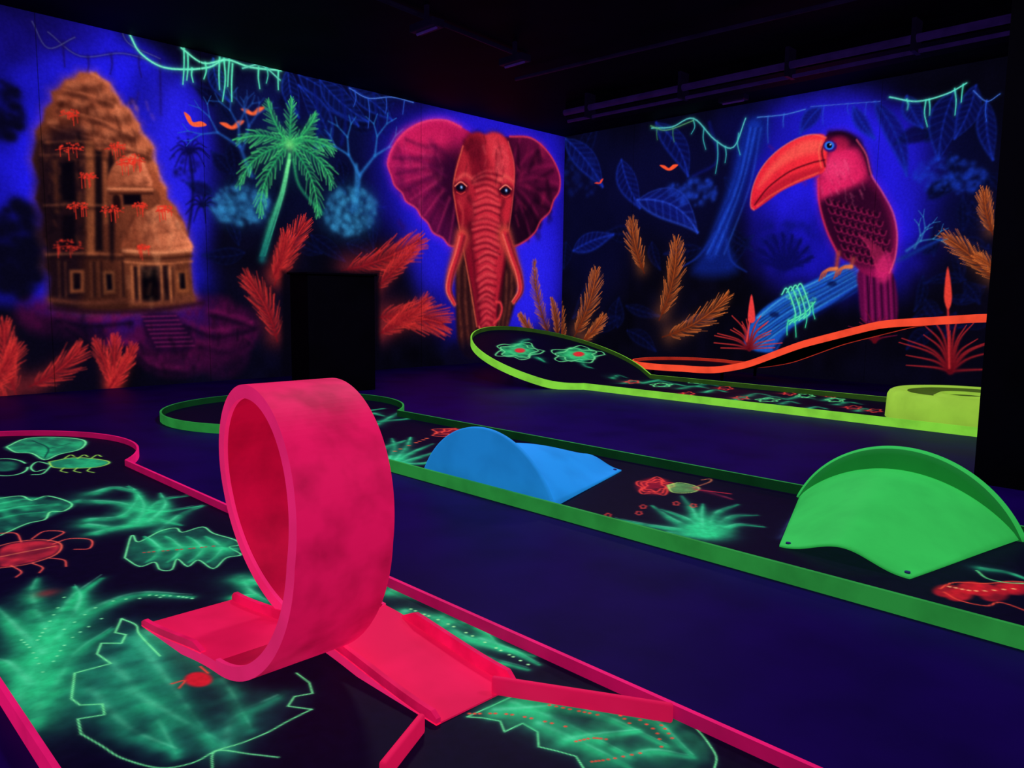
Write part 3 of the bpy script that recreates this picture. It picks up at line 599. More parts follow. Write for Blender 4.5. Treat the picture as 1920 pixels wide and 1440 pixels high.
# ------------------------------------------------------------ lanes
def prog(x0,x1,k,y,mn):
    xs=[x0]; 
    while xs[-1]<x1:
        d=math.sqrt(xs[-1]**2+y*y+1); xs.append(xs[-1]+max(mn,k*d))
    return np.array(xs)
def lane(label,xs,ys,Y0,Y1,X1,cx,cy,r,zf,bg,draw,mrim,flat=True,rh=.052,th=.012,group='minigolf lanes',zdrop=.035,inner=None):
    cv=Canvas(xs,ys,bg,on_surf(zf) if not flat else on_z(float(zf(np.array([0.]))[0])))
    draw(cv)
    def inside(x,y): return (((x-cx)**2+(y-cy)**2<(r+.005)**2)|((x>cx)&(y>Y0-.005)&(y<Y1+.005)))&(x<X1)
    e=empty('minigolf_lane',((cx+X1)/2,(Y0+Y1)/2,0),label,'minigolf lane',group)
    sf=grid_obj('playing_surface',cv,lambda a,b:np.stack([a,b,zf(a)],1),mLane,inside)
    a0=math.asin((Y0-cy)/r); a1=math.asin((Y1-cy)/r)-2*math.pi
    O=[(x,Y0) for x in np.arange(X1,cx+r*math.cos(a0)+.05,-.1)]
    O+=[(cx+r*math.cos(a),cy+r*math.sin(a)) for a in np.linspace(a0,a1,96)]
    O+=[(x,Y1) for x in np.arange(X1,cx+r*math.cos(a1)+.05,-.1)][::-1]
    O=np.array(O); n=len(O)
    T=np.roll(O,-1,0)-np.roll(O,1,0); T[0]=[-1,0]; T[-1]=[1,0]; T/=np.linalg.norm(T,axis=1)[:,None]
    N=np.stack([T[:,1],-T[:,0]],1)
    ar=.5*np.sum(O[:,0]*np.roll(O[:,1],-1)-np.roll(O[:,0],-1)*O[:,1])
    if ar<0: N=-N
    Q=O+N*th; z=zf(O[:,0]); zb=np.zeros(n) if flat else np.maximum(z-zdrop,0.0)
    V=[];
    for i in range(n):
        V+=[(*Q[i],zb[i]),(*Q[i],z[i]+rh),(*O[i],z[i]+rh),(*O[i],zb[i])]
    Fc=[]
    for i in range(n-1):
        for k in range(4):
            Fc.append((4*i+k,4*i+(k+1)%4,4*(i+1)+(k+1)%4,4*(i+1)+k))
    Fc+=[(0,1,2,3),(4*n-1,4*n-2,4*n-3,4*n-4)]
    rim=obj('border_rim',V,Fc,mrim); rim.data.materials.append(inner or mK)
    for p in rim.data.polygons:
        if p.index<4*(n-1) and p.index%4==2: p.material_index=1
    kids=[sf,rim]
    xb=np.arange(cx-r,X1+.001,.08); Vd=[];
    for x in xb:
        h1=math.sqrt(max(0,r*r-(x-cx)**2)) if x<cx+r else 0
        ya=cy-h1;yb=cy+h1
        if x>cx: ya=min(ya,Y0);yb=max(yb,Y1)
        zt=float(zf(np.array([x]))[0])-.003; zl=0.001 if flat else max(zt-.03,.001)
        Vd+=[(x,ya,zt),(x,yb,zt),(x,yb,zl),(x,ya,zl)]
    Fd=[]
    for i in range(len(xb)-1):
        for k in range(4): Fd.append((4*i+k,4*i+(k+1)%4,4*(i+1)+(k+1)%4,4*(i+1)+k))
    m_=4*len(xb); Fd+=[(0,1,2,3),(m_-1,m_-2,m_-3,m_-4)]
    kids.append(obj('deck',Vd,Fd,mK))
    attach(e,kids)
    return e
mLane=paint_mat('lane_paint',.66,.62,rough=.55,noise=.12,spec=.04)
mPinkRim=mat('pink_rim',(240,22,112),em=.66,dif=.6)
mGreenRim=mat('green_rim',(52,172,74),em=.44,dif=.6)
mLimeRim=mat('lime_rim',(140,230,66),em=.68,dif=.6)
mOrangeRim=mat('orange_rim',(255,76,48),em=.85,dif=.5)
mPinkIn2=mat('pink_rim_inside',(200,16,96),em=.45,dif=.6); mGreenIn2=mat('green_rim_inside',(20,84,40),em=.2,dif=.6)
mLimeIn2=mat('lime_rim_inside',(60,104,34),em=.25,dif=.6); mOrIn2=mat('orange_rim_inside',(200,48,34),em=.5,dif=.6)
TG=(44,214,138); TB=(140,255,205)
def brush(c,pts,w,w1=None,a=.85,col=TG,hi=TB):
    w1=w if w1 is None else w1
    c.S(pts,w*2.6,col,a=a*.25,w1=w1*2.0,tex=.3); c.S(pts,w*1.15,col,a=a*.9,w1=w1*.8,tex=.5)
    p=np.array(pts,float); o=np.array([0,-w*.14]); c.S(p+o,w*.34,hi,a=a*.45,w1=w1*.2,tex=.8)
def line(c,pts,col=(120,255,165),w=3.4,smooth=True,a=1):
    c.S(pts,w*.8,col,soft=0,smooth=smooth,a=a); c.S(pts,w*3,col,a=.16*a,smooth=smooth)
def dots(c,pts,col=(255,80,60),r=2.4,n=9):
    p=spl(pts,8); 
    for i in np.linspace(0,len(p)-1,n).astype(int): c.D(tuple(p[i]),r,col,soft=0); 
RR=(240,48,64)
def draw1(c):
    c.P([(12,838),(50,822),(110,820),(158,826),(150,842),(110,852),(84,862),(60,850),(30,848)],TG,a=.85,fe=8,tex=.4)
    line(c,[(12,838),(50,822),(110,820),(158,826),(150,842),(110,852),(84,862),(60,850),(30,848),(12,838)],w=2)
    c.S([(84,858),(90,840),(60,826)],2,(10,60,60),a=.8); c.S([(88,842),(130,832)],2,(10,60,60),a=.6)
    c.P([(92,866),(140,858),(190,862),(205,868),(180,876),(130,878),(100,876)],TG,a=.85,fe=6,tex=.3)
    line(c,[(92,866),(140,858),(190,862),(205,868),(180,876),(130,878),(100,876),(92,866)],(170,240,90),w=1.6)
    for x in (120,145,170): line(c,[(x,860),(x+12,853),(x+20,856)],(170,240,90),w=1.5); line(c,[(x,877),(x-6,883),(x+6,886)],(170,240,90),w=1.5)
    line(c,[(92,870),(70,866),(58,876),(66,884),(84,880)],w=1.8); line(c,[(95,874),(80,888),(60,890)],w=1.8)
    t=np.linspace(0,5.8,20); line(c,[(10+42*math.cos(a),876+16*math.sin(a)) for a in t],w=2.2); c.E(4,874,30,10,TG,a=.7,fe=10,tex=.5)
    c.P([(-30,938),(20,932),(80,934),(134,946),(110,962),(60,980),(0,1000),(-40,990)],TG,a=.85,fe=14,tex=.6)
    line(c,[(0,934),(40,930),(60,938),(90,930),(134,944),(120,958),(94,960),(84,974),(50,982),(0,1004)],w=2.4)
    for y in (945,958,972): brush(c,[(0,y),(40,y-8),(84,y-12)],7,4)
    for p in ([(180,1000),(250,980),(300,940),(350,930)],[(150,940),(220,944),(290,960),(380,948)],[(170,975),(230,968),(260,930),(240,912)],[(165,985),(230,990),(290,976),(340,985)],[(255,985),(270,950),(250,918)],[(280,980),(310,950),(300,925)],[(175,925),(215,915),(260,925)],[(300,995),(340,965),(378,950)]): brush(c,p,19,5)
    c.E(265,962,60,26,TG,a=.35,fe=24,tex=.5)
    c.P([(0,1030),(30,1018),(80,1014),(112,1022),(100,1040),(50,1056),(0,1062)],RR,a=.85,fe=8,tex=.4)
    line(c,[(-10,1026),(30,1016),(80,1012),(114,1020),(104,1040),(50,1058),(-10,1066)],(255,100,80),w=2.2); line(c,[(0,1044),(50,1034),(104,1024)],(255,140,100),w=1.8)
    for p in ([(100,1020),(130,1010),(170,1012),(168,1028),(140,1030)],[(90,1014),(120,998),(84,996),(60,1010)],[(40,1016),(30,1000),(0,1000)],[(60,1056),(80,1064),(74,1074)],[(90,1046),(120,1050),(124,1062)],[(20,1060),(40,1072),(30,1082)]): line(c,p,(255,90,80),w=2)
    L=[(234,1046),(244,1010),(250,1004),(260,1016),(300,996),(330,990),(342,998),(380,988),(400,1000),(440,1012),(448,1022),(430,1026),(452,1040),(424,1046),(400,1066),(372,1050),(352,1062),(332,1048),(322,1068),(300,1068),(290,1054),(262,1062)]
    c.P(L,TG,a=.5,fe=14,tex=.4,smooth=False); line(c,L+[L[0]],w=2)
    brush(c,[(440,1030),(360,1026),(280,1034)],14,5); 
    for x in (290,330,370,405): brush(c,[(x+10,1028),(x-6,1014),(x-20,1006)],13,4); brush(c,[(x+10,1032),(x-2,1046),(x-16,1054)],13,4)
    dots(c,[(270,1036),(340,1030),(400,1024)],(190,60,60),1.6,12)
    c.E(80,1220,90,110,(30,160,110),a=.4,fe=100,tex=.5)
    brush(c,[(70,1350),(80,1260),(95,1190),(130,1130),(190,1085)],54,10,a=.98); brush(c,[(20,1360),(60,1270),(90,1200)],70,26,a=.85); brush(c,[(90,1220),(150,1160),(250,1118),(360,1120)],42,12,a=.98)
    brush(c,[(90,1190),(60,1120),(70,1085)],34,10); brush(c,[(80,1230),(30,1180),(-10,1140)],44,14); brush(c,[(100,1300),(140,1230),(210,1180)],36,12,a=.65); brush(c,[(60,1290),(20,1250),(-10,1240)],46,14); brush(c,[(110,1200),(150,1130),(140,1100)],32,8)
    c.D((88,1112),14,(200,60,60),a=.5)
    for p in ([(70,1200),(90,1170),(120,1120)],[(120,1180),(200,1130),(300,1120)],[(40,1200),(60,1220),(80,1260)],[(100,1240),(130,1200),(190,1160)],[(280,1116),(330,1118),(360,1122)]): dots(c,p,(140,255,180),1.6,8)
    # big outlined leaf
    c.P([(228,1170),(280,1180),(400,1290),(540,1290),(575,1300),(500,1370),(400,1410),(300,1430),(200,1390),(150,1340),(160,1260),(210,1230)],(36,150,120),a=.32,fe=60,tex=.5)
    for p in ([(255,1200),(320,1290),(400,1400)],[(200,1240),(280,1330),(330,1420)],[(280,1190),(370,1230),(430,1300),(470,1370)],[(240,1300),(330,1350),(420,1400)],[(170,1300),(240,1370),(330,1410)],[(420,1410),(440,1350),(520,1310)]): brush(c,p,50,24,a=.68,col=(40,186,134))
    B=[(228,1160),(216,1186),(236,1190),(228,1206),(190,1206),(182,1226),(208,1244),(140,1262),(134,1310),(150,1322),(192,1320),(196,1340),(146,1348),(152,1376)]
    line(c,B,w=2.8,smooth=False); line(c,[(152,1376),(190,1398),(230,1422),(300,1440),(362,1430),(404,1408),(450,1394),(500,1374),(540,1352),(584,1330)],w=2.6); line(c,[(398,1445),(404,1408),(470,1414),(522,1420)],w=2.6); line(c,[(584,1330),(540,1324),(552,1306),(586,1300),(580,1280),(556,1262)],w=2.6,smooth=False)
    line(c,[(228,1160),(255,1172),(262,1190),(300,1230)],w=2.6)
    c.E(372,1274,26,14,(226,30,50),a=.95,fe=8); line(c,[(322,1282),(346,1276),(336,1290)],(255,70,60),w=3); line(c,[(390,1262),(376,1250)],(255,70,60),w=3)
    for p,w in (([(735,1110),(800,1120),(850,1140)],30),([(760,1150),(820,1165),(880,1200),(1000,1230)],34),([(830,1160),(900,1180),(940,1220)],26),([(800,1190),(880,1226),(990,1256)],34),([(900,1200),(960,1220),(1010,1246)],24),([(720,1090),(760,1104)],24),([(455,1085),(470,1110),(520,1140)],26),([(440,1120),(480,1116)],18),([(470,1090),(520,1100)],22)): brush(c,p,w,10,a=.95)
    dots(c,[(770,1142),(840,1170),(930,1215),(990,1246)],(170,255,170),1.8,16)
    G=[(962,1305),(930,1320),(876,1344),(905,1346),(938,1352),(946,1372),(980,1356),(1008,1372),(1010,1400),(1044,1408),(1080,1418),(1094,1440),(1130,1470),(1300,1480),(1342,1432),(1330,1396),(1290,1352),(1240,1325)]
    c.P(G,(40,170,110),a=.5,fe=22,tex=.6,smooth=False); line(c,G[::-1][:6],w=2.6); line(c,G[:13],w=2.6,smooth=False)
    for p in ([(960,1320),(1060,1360),(1180,1420)],[(1000,1310),(1120,1340),(1250,1400)],[(1010,1360),(1100,1400),(1180,1440)],[(1100,1320),(1220,1350),(1300,1420)],[(1060,1390),(1120,1380),(1200,1372)],[(1150,1430),(1220,1410),(1290,1420)],[(930,1335),(1000,1330),(1080,1322)]): brush(c,p,34,14,a=.75)
    for p,n in (([(880,1338),(960,1340),(1060,1362)],12),([(1030,1322),(1080,1332),(1120,1340)],8),([(1080,1390),(1110,1384),(1136,1386)],8),([(1110,1428),(1140,1424),(1200,1412)],9),([(1130,1330),(1160,1340),(1180,1356)],6),([(1196,1330),(1240,1360),(1260,1384)],7),([(1200,1350),(1230,1372),(1240,1400)],6)): dots(c,p,(240,80,60),2.2,n)
def z1(x): return np.full_like(x,.015)
lane('long dark minigolf lane with pink rim and glowing leaf paintings',prog(-6.25,.3,.0016,1,.0024),np.arange(-.28,1.74,.0032),.39,1.49,.3,-5.24,.73,.985,z1,(9,4,32),draw1,mPinkRim,rh=.034,th=.013,inner=mPinkIn2)
def scrib(c,cx,cy,rx,ry,col,n=3,w=2):
    for k in range(n):
        t=np.linspace(0,6.28,18); ph=random.random()*6
        line(c,[(cx+rx*(1-.22*k)*(1+.22*math.sin(5*a+ph))*math.cos(a),cy+ry*(1-.22*k)*(1+.22*math.sin(5*a+ph))*math.sin(a)) for a in t],col,w=w)
def draw2(c):
    c.E(560,762,30,8,TG,a=.3,fe=10)
    for p in ([(700,800),(740,778),(756,770)],[(712,790),(760,786),(790,780)],[(700,775),(720,780)],[(640,780),(680,772),(720,766)]): brush(c,p,7,3)
    for p in ([(735,872),(770,850),(812,832)],[(730,862),(740,840),(735,822)],[(740,870),(800,868),(830,850)],[(738,868),(762,838),(770,820)],[(740,872),(790,856),(840,842)],[(720,840),(760,826)]): brush(c,p,11,3)
    dots(c,[(740,846),(780,830),(800,822)],(220,90,60),1.6,7)
    c.E(858,811,44,9,(190,24,50),a=.6,fe=10,tex=.4); scrib(c,858,811,46,9,(255,80,60),3,1.4); c.E(872,806,10,3,(230,190,90),a=.8,fe=3)
    for x in (905,940,975): brush(c,[(x,800),(x+14,808),(x+6,818)],6,3,a=.4)
    c.E(1228,912,34,16,(190,24,50),a=.7,fe=12,tex=.5); scrib(c,1228,912,32,15,(255,70,60),3,1.6)
    c.P([(1252,910),(1276,906),(1304,912),(1312,916),(1298,922),(1262,922)],(130,220,110),a=.75,fe=5,tex=.2); line(c,[(1252,910),(1276,905),(1310,914),(1298,923),(1262,923),(1252,910)],(190,250,120),w=1.5); line(c,[(1300,914),(1330,904),(1332,898),(1316,900)],(210,120,80),w=1.4); line(c,[(1304,918),(1340,922),(1370,926)],RR,w=1.8); brush(c,[(1306,916),(1340,926),(1372,936)],9,4,col=(190,30,70),a=.6)
    for p in ([(1320,1000),(1300,960),(1278,930)],[(1320,1000),(1262,975),(1222,948)],[(1320,1000),(1220,986),(1150,972)],[(1330,1000),(1340,965),(1384,946)],[(1330,1004),(1380,985),(1432,988)],[(1330,1000),(1370,970),(1420,966)],[(1320,1004),(1240,1000),(1180,1002)],[(1320,1000),(1290,975),(1240,955)],[(1320,1000),(1316,970),(1318,945)]): brush(c,p,19,4,a=.85)
    c.E(1320,996,60,14,TG,a=.4,fe=16,tex=.4)
    for p in ((1140,966),(1152,980),(1206,950),(1198,962),(1268,944),(1300,948)): scrib(c,p[0],p[1],5,3.4,(240,70,60),1,1.2)
    for k in range(7): 
        x=1776+k*22; c.E(x,1108+8*math.sin(k*2),26,12,(210,26,44),a=.85,fe=8,tex=.3)
    line(c,[(1762,1104),(1790,1092),(1850,1094),(1900,1090),(1960,1096)],(255,80,60),w=2.2); line(c,[(1770,1110),(1800,1126),(1850,1136),(1880,1130),(1960,1160)],(255,80,60),w=2.2); line(c,[(1832,1070),(1850,1084),(1884,1092),(1920,1094)],(110,250,150),w=2.4); brush(c,[(1840,1066),(1890,1074),(1940,1092)],14,5)
    dots(c,[(1780,1100),(1830,1108),(1900,1104)],(255,180,120),2,9)
    brush(c,[(1462,1010),(1476,985),(1500,950)],8,4,a=.35,col=(60,90,160))
lane('long dark minigolf lane with green rim and painted flowers',prog(-6.9,1.2,.0018,3,.004),np.arange(2.2,4.2,.0055),2.577,3.75,1.2,-5.86,3.19,.96,z1,(9,4,30),draw2,mGreenRim,th=.015,inner=mGreenIn2)
def z3(x): 
    t=-5.57-x; return .02+.3*np.where(t>.15,t,np.where(t>-.15,(t+.15)**2/.6,0))
def draw3(c):
    for (x,y,k) in ((972,658,40),(1082,665,44)):
        for i in range(6):
            a=6.283*i/6+.3; c.E(x+k*.55*math.cos(a),y+8.5*math.sin(a),k*.34,6,(50,210,125),a=.85,fe=6,tex=.35)
        c.E(x,y,k*.5,7,(70,230,140),a=.8,fe=6,tex=.2); scrib(c,x,y,k*1.02,14,(120,250,160),2,1.4); c.E(x+3,y-1,k*.24,4.5,(244,50,56),fe=3)
    brush(c,[(972,650),(980,640),(992,636)],8,4); brush(c,[(1090,675),(1096,686),(1110,690)],7,3); brush(c,[(1010,672),(1020,678)],8,5)
    for (x,y,l) in ((1160,706,20),(1186,716,26),(1230,716,40),(1262,722,34),(1300,726,40),(1250,712,40),(1340,733,30),(1325,722,30),(1420,740,34),(1450,746,30),(1500,746,38),(1560,748,26),(1590,756,34),(1390,747,20),(1480,755,26),(1530,765,30),(1620,768,20)):
        brush(c,[(x-l*.6,y+3),(x,y-2),(x+l*.7,y+2)],6,3,a=.8)
    for (x,y,k) in ((1186,716,11),(1360,728,12),(1390,746,12),(1560,742,11),(1600,764,13),(1290,738,10),(1640,770,12),(1480,738,10)): 
        brush(c,[(x-k,y),(x+k,y+2)],6,3,col=RR,hi=(255,120,100)); scrib(c,x,y,k,3,(250,70,60),1,1.1)
    for (x,y,k) in ((1240,722,18),(1310,716,18),(1440,750,20),(1510,742,16),(1566,750,16)): scrib(c,x,y,k,3.5,(110,250,150),2,1.0)
lane('raised dark minigolf lane with lime rim and tilted round end',np.arange(-7.45,.6,.009),np.arange(5.98,8.35,.009),6.5,7.88,.6,-6.28,7.13,1.10,z3,(9,5,28),draw3,mLimeRim,flat=False,rh=.05,th=.018,inner=mLimeIn2)
_px=[-9,-5.1,-4.86,-4.47,-3.83,-2.98,-2.02,2]; _pz=[.125,.125,.14,.23,.505,.765,.857,.875]
_g=np.linspace(-9,2,1101); _z=np.interp(_g,_px,_pz); _k=np.exp(-np.linspace(-2.5,2.5,61)**2); _k/=_k.sum(); _z=np.convolve(np.pad(_z,30,mode='edge'),_k,'valid')
def z4(x): return np.interp(x,_g,_z)
def draw4(c):
    for (x,y,l) in ((1170,660,30),(1200,662,30),(1240,668,30),(1290,662,40),(1320,672,30),(1210,674,24),(1350,668,20),(1380,676,20)):
        brush(c,[(x-l*.6,y+1),(x,y-3),(x+l*.6,y+1)],7,3,col=(216,44,50),hi=(255,110,80)); scrib(c,x,y,l*.5,3,(236,60,50),1,1.4)
    brush(c,[(1240,660),(1256,668),(1270,676)],5,3,col=(200,50,180))
lane('dark minigolf lane with orange rim rising into a ramp',np.arange(-6.5,-.2,.011),np.arange(8.2,9.75,.011),8.42,9.60,-.2,-5.70,9.02,.69,z4,(9,6,22),draw4,mOrangeRim,flat=False,rh=.040,th=.02,zdrop=.04,inner=mOrIn2)
lanes=[o for o in COL.objects if o.name.startswith('minigolf_lane')]
def legs(e,pts,zf):
    ks=[]
    for x,y in pts:
        zt=float(zf(np.array([x]))[0])-.03
        ks.append(cyl('support_leg',(x,y,0),(x,y,zt),.02,mK,12))
    attach(e,ks)
legs(lanes[2],[(-6.9,6.9),(-6.9,7.5),(-6.3,6.6),(-6.3,7.8)],z3)
legs(lanes[3],[(-6.0,8.7),(-6.0,9.3),(-4.9,8.6),(-4.9,9.45),(-.9,8.5),(-.9,9.45)],z4)
# ------------------------------------------------------------ loop obstacle
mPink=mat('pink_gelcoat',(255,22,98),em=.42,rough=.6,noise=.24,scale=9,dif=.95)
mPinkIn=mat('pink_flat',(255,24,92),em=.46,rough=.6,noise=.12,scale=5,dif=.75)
mPinkDk=mat('pink_inside_shaded',(236,12,76),em=.30,rough=.6,noise=.2,scale=6,dif=.7)  # shade inside the loop put into a darker, weaker pink
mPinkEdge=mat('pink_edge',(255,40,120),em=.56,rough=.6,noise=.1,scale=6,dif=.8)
e=empty('loop_obstacle',(-1.86,1.05,.015),'large hot pink looping track with ramps on the lane','minigolf obstacle')
RL=.368; cx=-1.86; wB=.265; zc=.026+RL+.006; n=144; V=[];Fc=[]; th=.030
YE=1.195; YX=.930
for i in range(n+1):
    t=2*math.pi*i/n; yc=float(np.interp(i/n,[0,.06,.25,.5,.75,.92,1],[YE,YE-.002,1.13,1.035,.955,.935,YX]))
    prof=[(-wB/2,th),(-wB/2,-.006),(-wB/2+.012,-.006),(-wB/2+.018,0),(wB/2-.018,0),(wB/2-.012,-.006),(wB/2,-.006),(wB/2,th)]
    for (y,dr) in prof:
        rr=RL-th+dr
        V.append((cx-rr*math.sin(t),yc+y,zc-rr*math.cos(t)))
for i in range(n):
    for k in range(8): Fc.append((8*i+k,8*i+(k+1)%8,8*(i+1)+(k+1)%8,8*(i+1)+k))
Fc+=[tuple(range(8)),tuple(range(8*n+7,8*n-1,-1))]
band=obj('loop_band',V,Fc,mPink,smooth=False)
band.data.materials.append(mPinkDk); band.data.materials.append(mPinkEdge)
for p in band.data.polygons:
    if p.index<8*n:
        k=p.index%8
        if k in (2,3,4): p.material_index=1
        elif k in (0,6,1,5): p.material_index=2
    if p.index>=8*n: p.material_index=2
zin=zc-RL+th
def ramp(name,xa,xb,yc,flare,rails):
    # curved sheet leaving the band tangentially and settling on the lane; underside open to the deck
    N=28; V=[]; rl=[[],[]]
    for i in range(N+1):
        t=i/N; x=xa+(xb-xa)*t; s=t*t*(3-2*t); z=zin*(1-s)+.0195*s
        if t<.15: z=zin-(zin-.0195)*s
        zb=max(.0155,z-.030) if i else zc-RL
        y0=yc-wB/2-flare*t; y1=yc+wB/2+flare*t*.2
        V+=[(x,y0,zb),(x,y0,z),(x,y1,z),(x,y1,zb)]
        if t>.16:
            for q,(y,sg) in enumerate(((y0,1),(y1,-1))):
                h=rails[q]*min(1,(t-.16)/.12)*min(1,(1.03-t)/.06)
                rl[q].append((x,y,y+sg*.013,z,z+h))
    Fc=[(4*i+k,4*i+(k+1)%4,4*(i+1)+(k+1)%4,4*(i+1)+k) for i in range(N) for k in range(4)]+[(0,1,2,3),(4*N+3,4*N+2,4*N+1,4*N)]
    pl=obj(name,V,Fc,mPinkIn)
    pl.data.materials.append(mPinkEdge)
    for p in pl.data.polygons:
        if p.index<4*N and p.index%4 in (0,2): p.material_index=1
    rs=[]
    for q in rl:
        V=[];m_=len(q)
        for (x,ya,yb,z0,z1_) in q: V+=[(x,ya,z0-.004),(x,ya,z1_),(x,yb,z1_),(x,yb,z0-.004)]
        Fc=[(4*i+k,4*i+(k+1)%4,4*(i+1)+(k+1)%4,4*(i+1)+k) for i in range(m_-1) for k in range(4)]+[(0,1,2,3),(4*m_-1,4*m_-2,4*m_-3,4*m_-4)]
        rs.append(obj('guide_rail',V,Fc,mPink))
    return pl,rs
p1,r1=ramp('entry_ramp',cx,-1.30,YE,-.004,(.024,.036))
p2,r2=ramp('exit_ramp',cx,-2.32,YX,.022,(.020,.028))
attach(e,[band,p1,p2])
for p,rs in ((p1,r1),(p2,r2)):
    for r_ in rs: r_.parent=p
zs=on_z(.016)
for a,b_,lab in (((922,1300),(1285,1338),'straight pink deflector board beside the loop ramp'),((792,1372),(716,1470),'short pink deflector board at the ramp end')):
    A=zs([a])[0];B=zs([b_])[0]; B[1]=min(B[1],1.474)
    o=bar('deflector_board',A,B,.016,.0155,.062,mPinkIn,bevel=.006); o['label']=lab; o['category']='minigolf deflector'
# ------------------------------------------------------------ humps
def hump(label,xc,ysh,direction,m,L=.86,skew=0.,mlip=None):
    e=empty('hump_obstacle',(xc,ysh-direction*L/2,.015),label,'minigolf obstacle')
    nu,nt_=48,30; V=[]
    for j in range(nt_+1):
        t=j/nt_; w=.245+(.470-.245)*t; h=.055+.160*math.sin(min(1,t*1.06)*math.pi/2)**1.2
        for i in range(nu+1):
            u=-1+2*i/nu
            bell=((math.cos(math.pi*u)+1)/2)**1.15; arc=(1-u*u)**.85; k=t**1.2
            z=h*(bell*(1-k)+arc*k)
            V.append((xc+u*w+skew*(1-t),ysh-direction*L*(1-t),.024+z))
    Fc=[(j*(nu+1)+i,j*(nu+1)+i+1,(j+1)*(nu+1)+i+1,(j+1)*(nu+1)+i) for j in range(nt_) for i in range(nu)]
    s=obj('ramp_surface',V,Fc,m,smooth=True)
    sd=s.modifiers.new('s','SOLIDIFY'); sd.thickness=.008; sd.offset=-1
    ch=.495; hh=.326; rad=(ch*ch+hh*hh)/(2*hh); a0=math.asin(ch/rad) if hh<rad else math.pi-math.asin(ch/rad)
    P=[(rad*math.sin(a),hh-rad+rad*math.cos(a)) for a in np.linspace(-a0,a0,49)]; k=len(P)
    rows=[(0.,.90),(.002,.935),(.008,.97),(.020,1.),(.032,1.),(.037,.975),(.035,.9)]
    V=[];
    for (dy,sc) in rows:
        for p in P: V.append((xc+p[0]*sc,ysh+direction*dy,.016+max(p[1]*sc,0)))
    Fc=[(r*k+i,r*k+i+1,(r+1)*k+i+1,(r+1)*k+i) for r in range(len(rows)-1) for i in range(k-1)]
    m_=len(rows); Fc+=[tuple(range(k)),tuple((m_-1)*k+i for i in range(k-1,-1,-1)),tuple([r*k for r in range(m_)]+[r*k+k-1 for r in range(m_-1,-1,-1)])]
    sh=obj('side_shield',V,Fc,m)
    sh.data.materials.append(mlip or m)
    nq=(len(rows)-1)*(k-1)
    for p in sh.data.polygons:
        p.use_smooth=p.index<nq
        if p.index==nq or p.index<2*(k-1): p.material_index=1
    sc=[]
    for sx in (-1,1):
        x=xc+skew+sx*.225; y=ysh-direction*(L-.035)
        sc.append(cyl('screw',(x,y,.024),(x,y,.031),.010,mScrew,14))
    attach(e,[s,sh]+sc)
mScrew=mat('screw_dark',(60,60,140),rough=.4)
mBlue=mat('blue_gelcoat',(36,156,246),em=.46,rough=.6,noise=.10,scale=5,dif=.8)
mGreen=mat('green_gelcoat',(62,226,98),em=.36,rough=.6,noise=.07,scale=5,dif=.8)
mGreenDk=mat('green_lip_shaded',(36,156,64),em=.26,rough=.6,noise=.07,scale=5,dif=.8)  # shade on the shield's inner face put into a darker green
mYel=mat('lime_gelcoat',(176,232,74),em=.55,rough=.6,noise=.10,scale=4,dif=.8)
mYelDk=mat('lime_recess_shaded',(100,134,44),em=.28,rough=.6,noise=.12,scale=4,dif=.7)  # recess shade painted as darker lime, since flat emission hides the form
hump('bright blue hump with rounded side shield on the lane',-2.815,2.645,-1,mBlue,skew=-.04)
hump('bright green hump with rounded side shield on the lane',-1.17,3.685,1,mGreen,skew=.06,L=.80,mlip=mGreenDk)
e=empty('hole_bumper',(-1.82,7.17,.02),'lime green round drum with a sunken hole on top','minigolf obstacle')
pr=[(.60,.0),(.592,.19),(.575,.222),(.55,.236),(.50,.238),(.44,.226),(.40,.196),(.30,.188),(.24,.196),(.20,.222),(.17,.222),(.15,.20),(.115,.12),(.0001,.12)]
V=[];Fc=[];n=72
for (r_,z_) in pr:
    for i in range(n):
        t=2*math.pi*i/n; V.append((-1.82+r_*math.cos(t),7.17+r_*math.sin(t),.021+z_))
for j in range(len(pr)-1):
    for i in range(n): Fc.append((j*n+i,j*n+(i+1)%n,(j+1)*n+(i+1)%n,(j+1)*n+i))
Fc.append(tuple(range(n)))
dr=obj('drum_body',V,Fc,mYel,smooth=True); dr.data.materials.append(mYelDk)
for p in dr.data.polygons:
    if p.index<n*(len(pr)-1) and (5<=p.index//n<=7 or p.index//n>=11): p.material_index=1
hole=cyl('hole_liner',(-1.82,7.17,.143),(-1.82,7.17,.150),.11,mK,24)
attach(e,[dr,hole])
# ------------------------------------------------------------ black box
e=empty('cabinet',(-6.98,4.28,0),'plain matte black box cabinet standing before the mural wall','cabinet')
body=box('body',-7.15,-6.80,3.95,4.74,0,1.20,mK,bevel=.008)
top=box('worktop',-7.17,-6.78,3.93,4.76,1.20,1.22,mK,bevel=.004)
attach(e,[body,top])
# ------------------------------------------------------------ ceiling gear
mPipe=mat('pipe_lit',(44,22,92),rough=.5,noise=.2,em=.22)  # violet light falling on the pipes put into colour and glow
mPipe2=mat('pipe_lit_dim',(30,14,58),rough=.5,noise=.3,em=.14)  # same painted-in light, weaker, for the separate thin pipe
mMet=mat('dark_metal',(24,12,48),rough=.5,em=.12)
struct(box('trim_1',-7.1,-1.2,8.05,8.55,3.42,ZC-.001,mC,bevel=.01))
e=empty('ceiling_pipe',(-4,7.9,3.4),'long conduit pipe with painted-in violet light hung under the ceiling','pipe')
pp=cyl('pipe',(-7.0,7.93,3.44),(-1.2,7.93,3.44),.038,mPipe); pp2=cyl('pipe',(-7.0,8.0,3.34),(-1.2,8.0,3.34),.02,mPipe); pp3=cyl('pipe',(-6.6,6.6,3.53),(-1.2,6.9,3.53),.02,mPipe2)
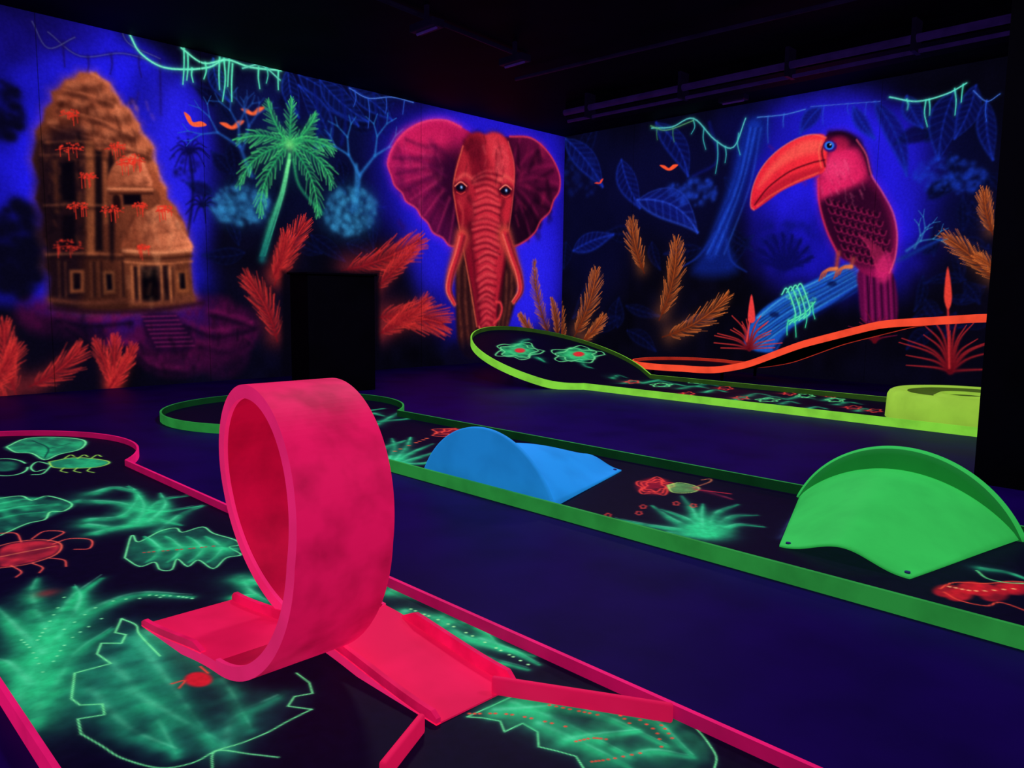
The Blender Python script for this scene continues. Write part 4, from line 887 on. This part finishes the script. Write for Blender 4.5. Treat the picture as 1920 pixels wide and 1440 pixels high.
br=[box('bracket',x-.02,x+.02,7.88,8.06,3.32,ZC-.001,mMet) for x in (-6.6,-5.2,-3.9,-2.67,-1.5)]
attach(e,[pp,pp2,pp3]+br)
a=on_z(3.56)([(680,-10),(985,112)])
e=empty('ceiling_track',(float(a[0][0]),float(a[0][1]),3.56),'thin dark cable track fixed along the ceiling','cable track')
tr=cyl('track',(a[0][0],a[0][1],3.585),(a[1][0],a[1][1],3.585),.022,mMet); attach(e,[tr])
lampmat=bpy.data.materials.new('uv_tube'); lampmat.use_nodes=True
nt=lampmat.node_tree; b=nt.nodes['Principled BSDF']; b.inputs['Base Color'].default_value=(.05,.01,.2,1); b.inputs['Emission Color'].default_value=(.06,.015,.22,1); b.inputs['Emission Strength'].default_value=.2
def fixture(x,y,ang=0,L=.5):
    e=empty('blacklight_fixture',(x,y,3.5),'black ceiling blacklight floodlight with yoke bracket','ceiling light','blacklight fixtures')
    c1=box('housing',x-L/2,x+L/2,y-.07,y+.07,3.40,3.47,mMet,bevel=.01)
    t=cyl('lamp_tube',(x-L/2+.03,y,3.392),(x+L/2-.03,y,3.392),.012,lampmat,12)
    y1=box('yoke_bracket',x-.02,x+.02,y-.015,y+.015,3.47,ZC-.001,mMet)
    attach(e,[c1,t,y1])
for (u,v) in ((965,112),(800,48),(1375,184)):
    q=on_z(3.44)([(u,v)])[0]; fixture(q[0],q[1],L=.34)
for x,y in ((-3.9,3.3),(.6,3.6),(-.6,-.9)): fixture(x,y,L=1.0)  # housings at the lamp spots; the one behind the camera joins an added fill lamp
# ------------------------------------------------------------ lights
def area(x,y,z,p,s,col=(1,1,1),tgt=None):
    l=bpy.data.lights.new('uv_and_fill_light','AREA'); l.energy=p; l.size=s; l.color=col; l.shape='SQUARE'
    o=bpy.data.objects.new('uv_and_fill_light',l); COL.objects.link(o); o.location=(x,y,z)
    if tgt: 
        d=Vector(tgt)-Vector((x,y,z)); o.rotation_euler=d.to_track_quat('-Z','Y').to_euler()
W=(.86,.76,1)
area(-3.9,3.3,3.36,60,.5,W); area(.6,3.6,3.36,44,.5,W,(-1.2,2,0)); area(-.6,-.9,3.36,30,.6,W,(-1.8,1.2,0)); area(-4.5,6.3,3.3,22,.7,W)  # blacklights behind and right of the loop; the others are added fill
w=bpy.data.worlds.new('world'); sc_.world=w; w.use_nodes=True; w.node_tree.nodes['Background'].inputs[0].default_value=(.01,.004,.04,1)
print('verts',sum(len(o.data.vertices) for o in COL.objects if o.type=='MESH'))
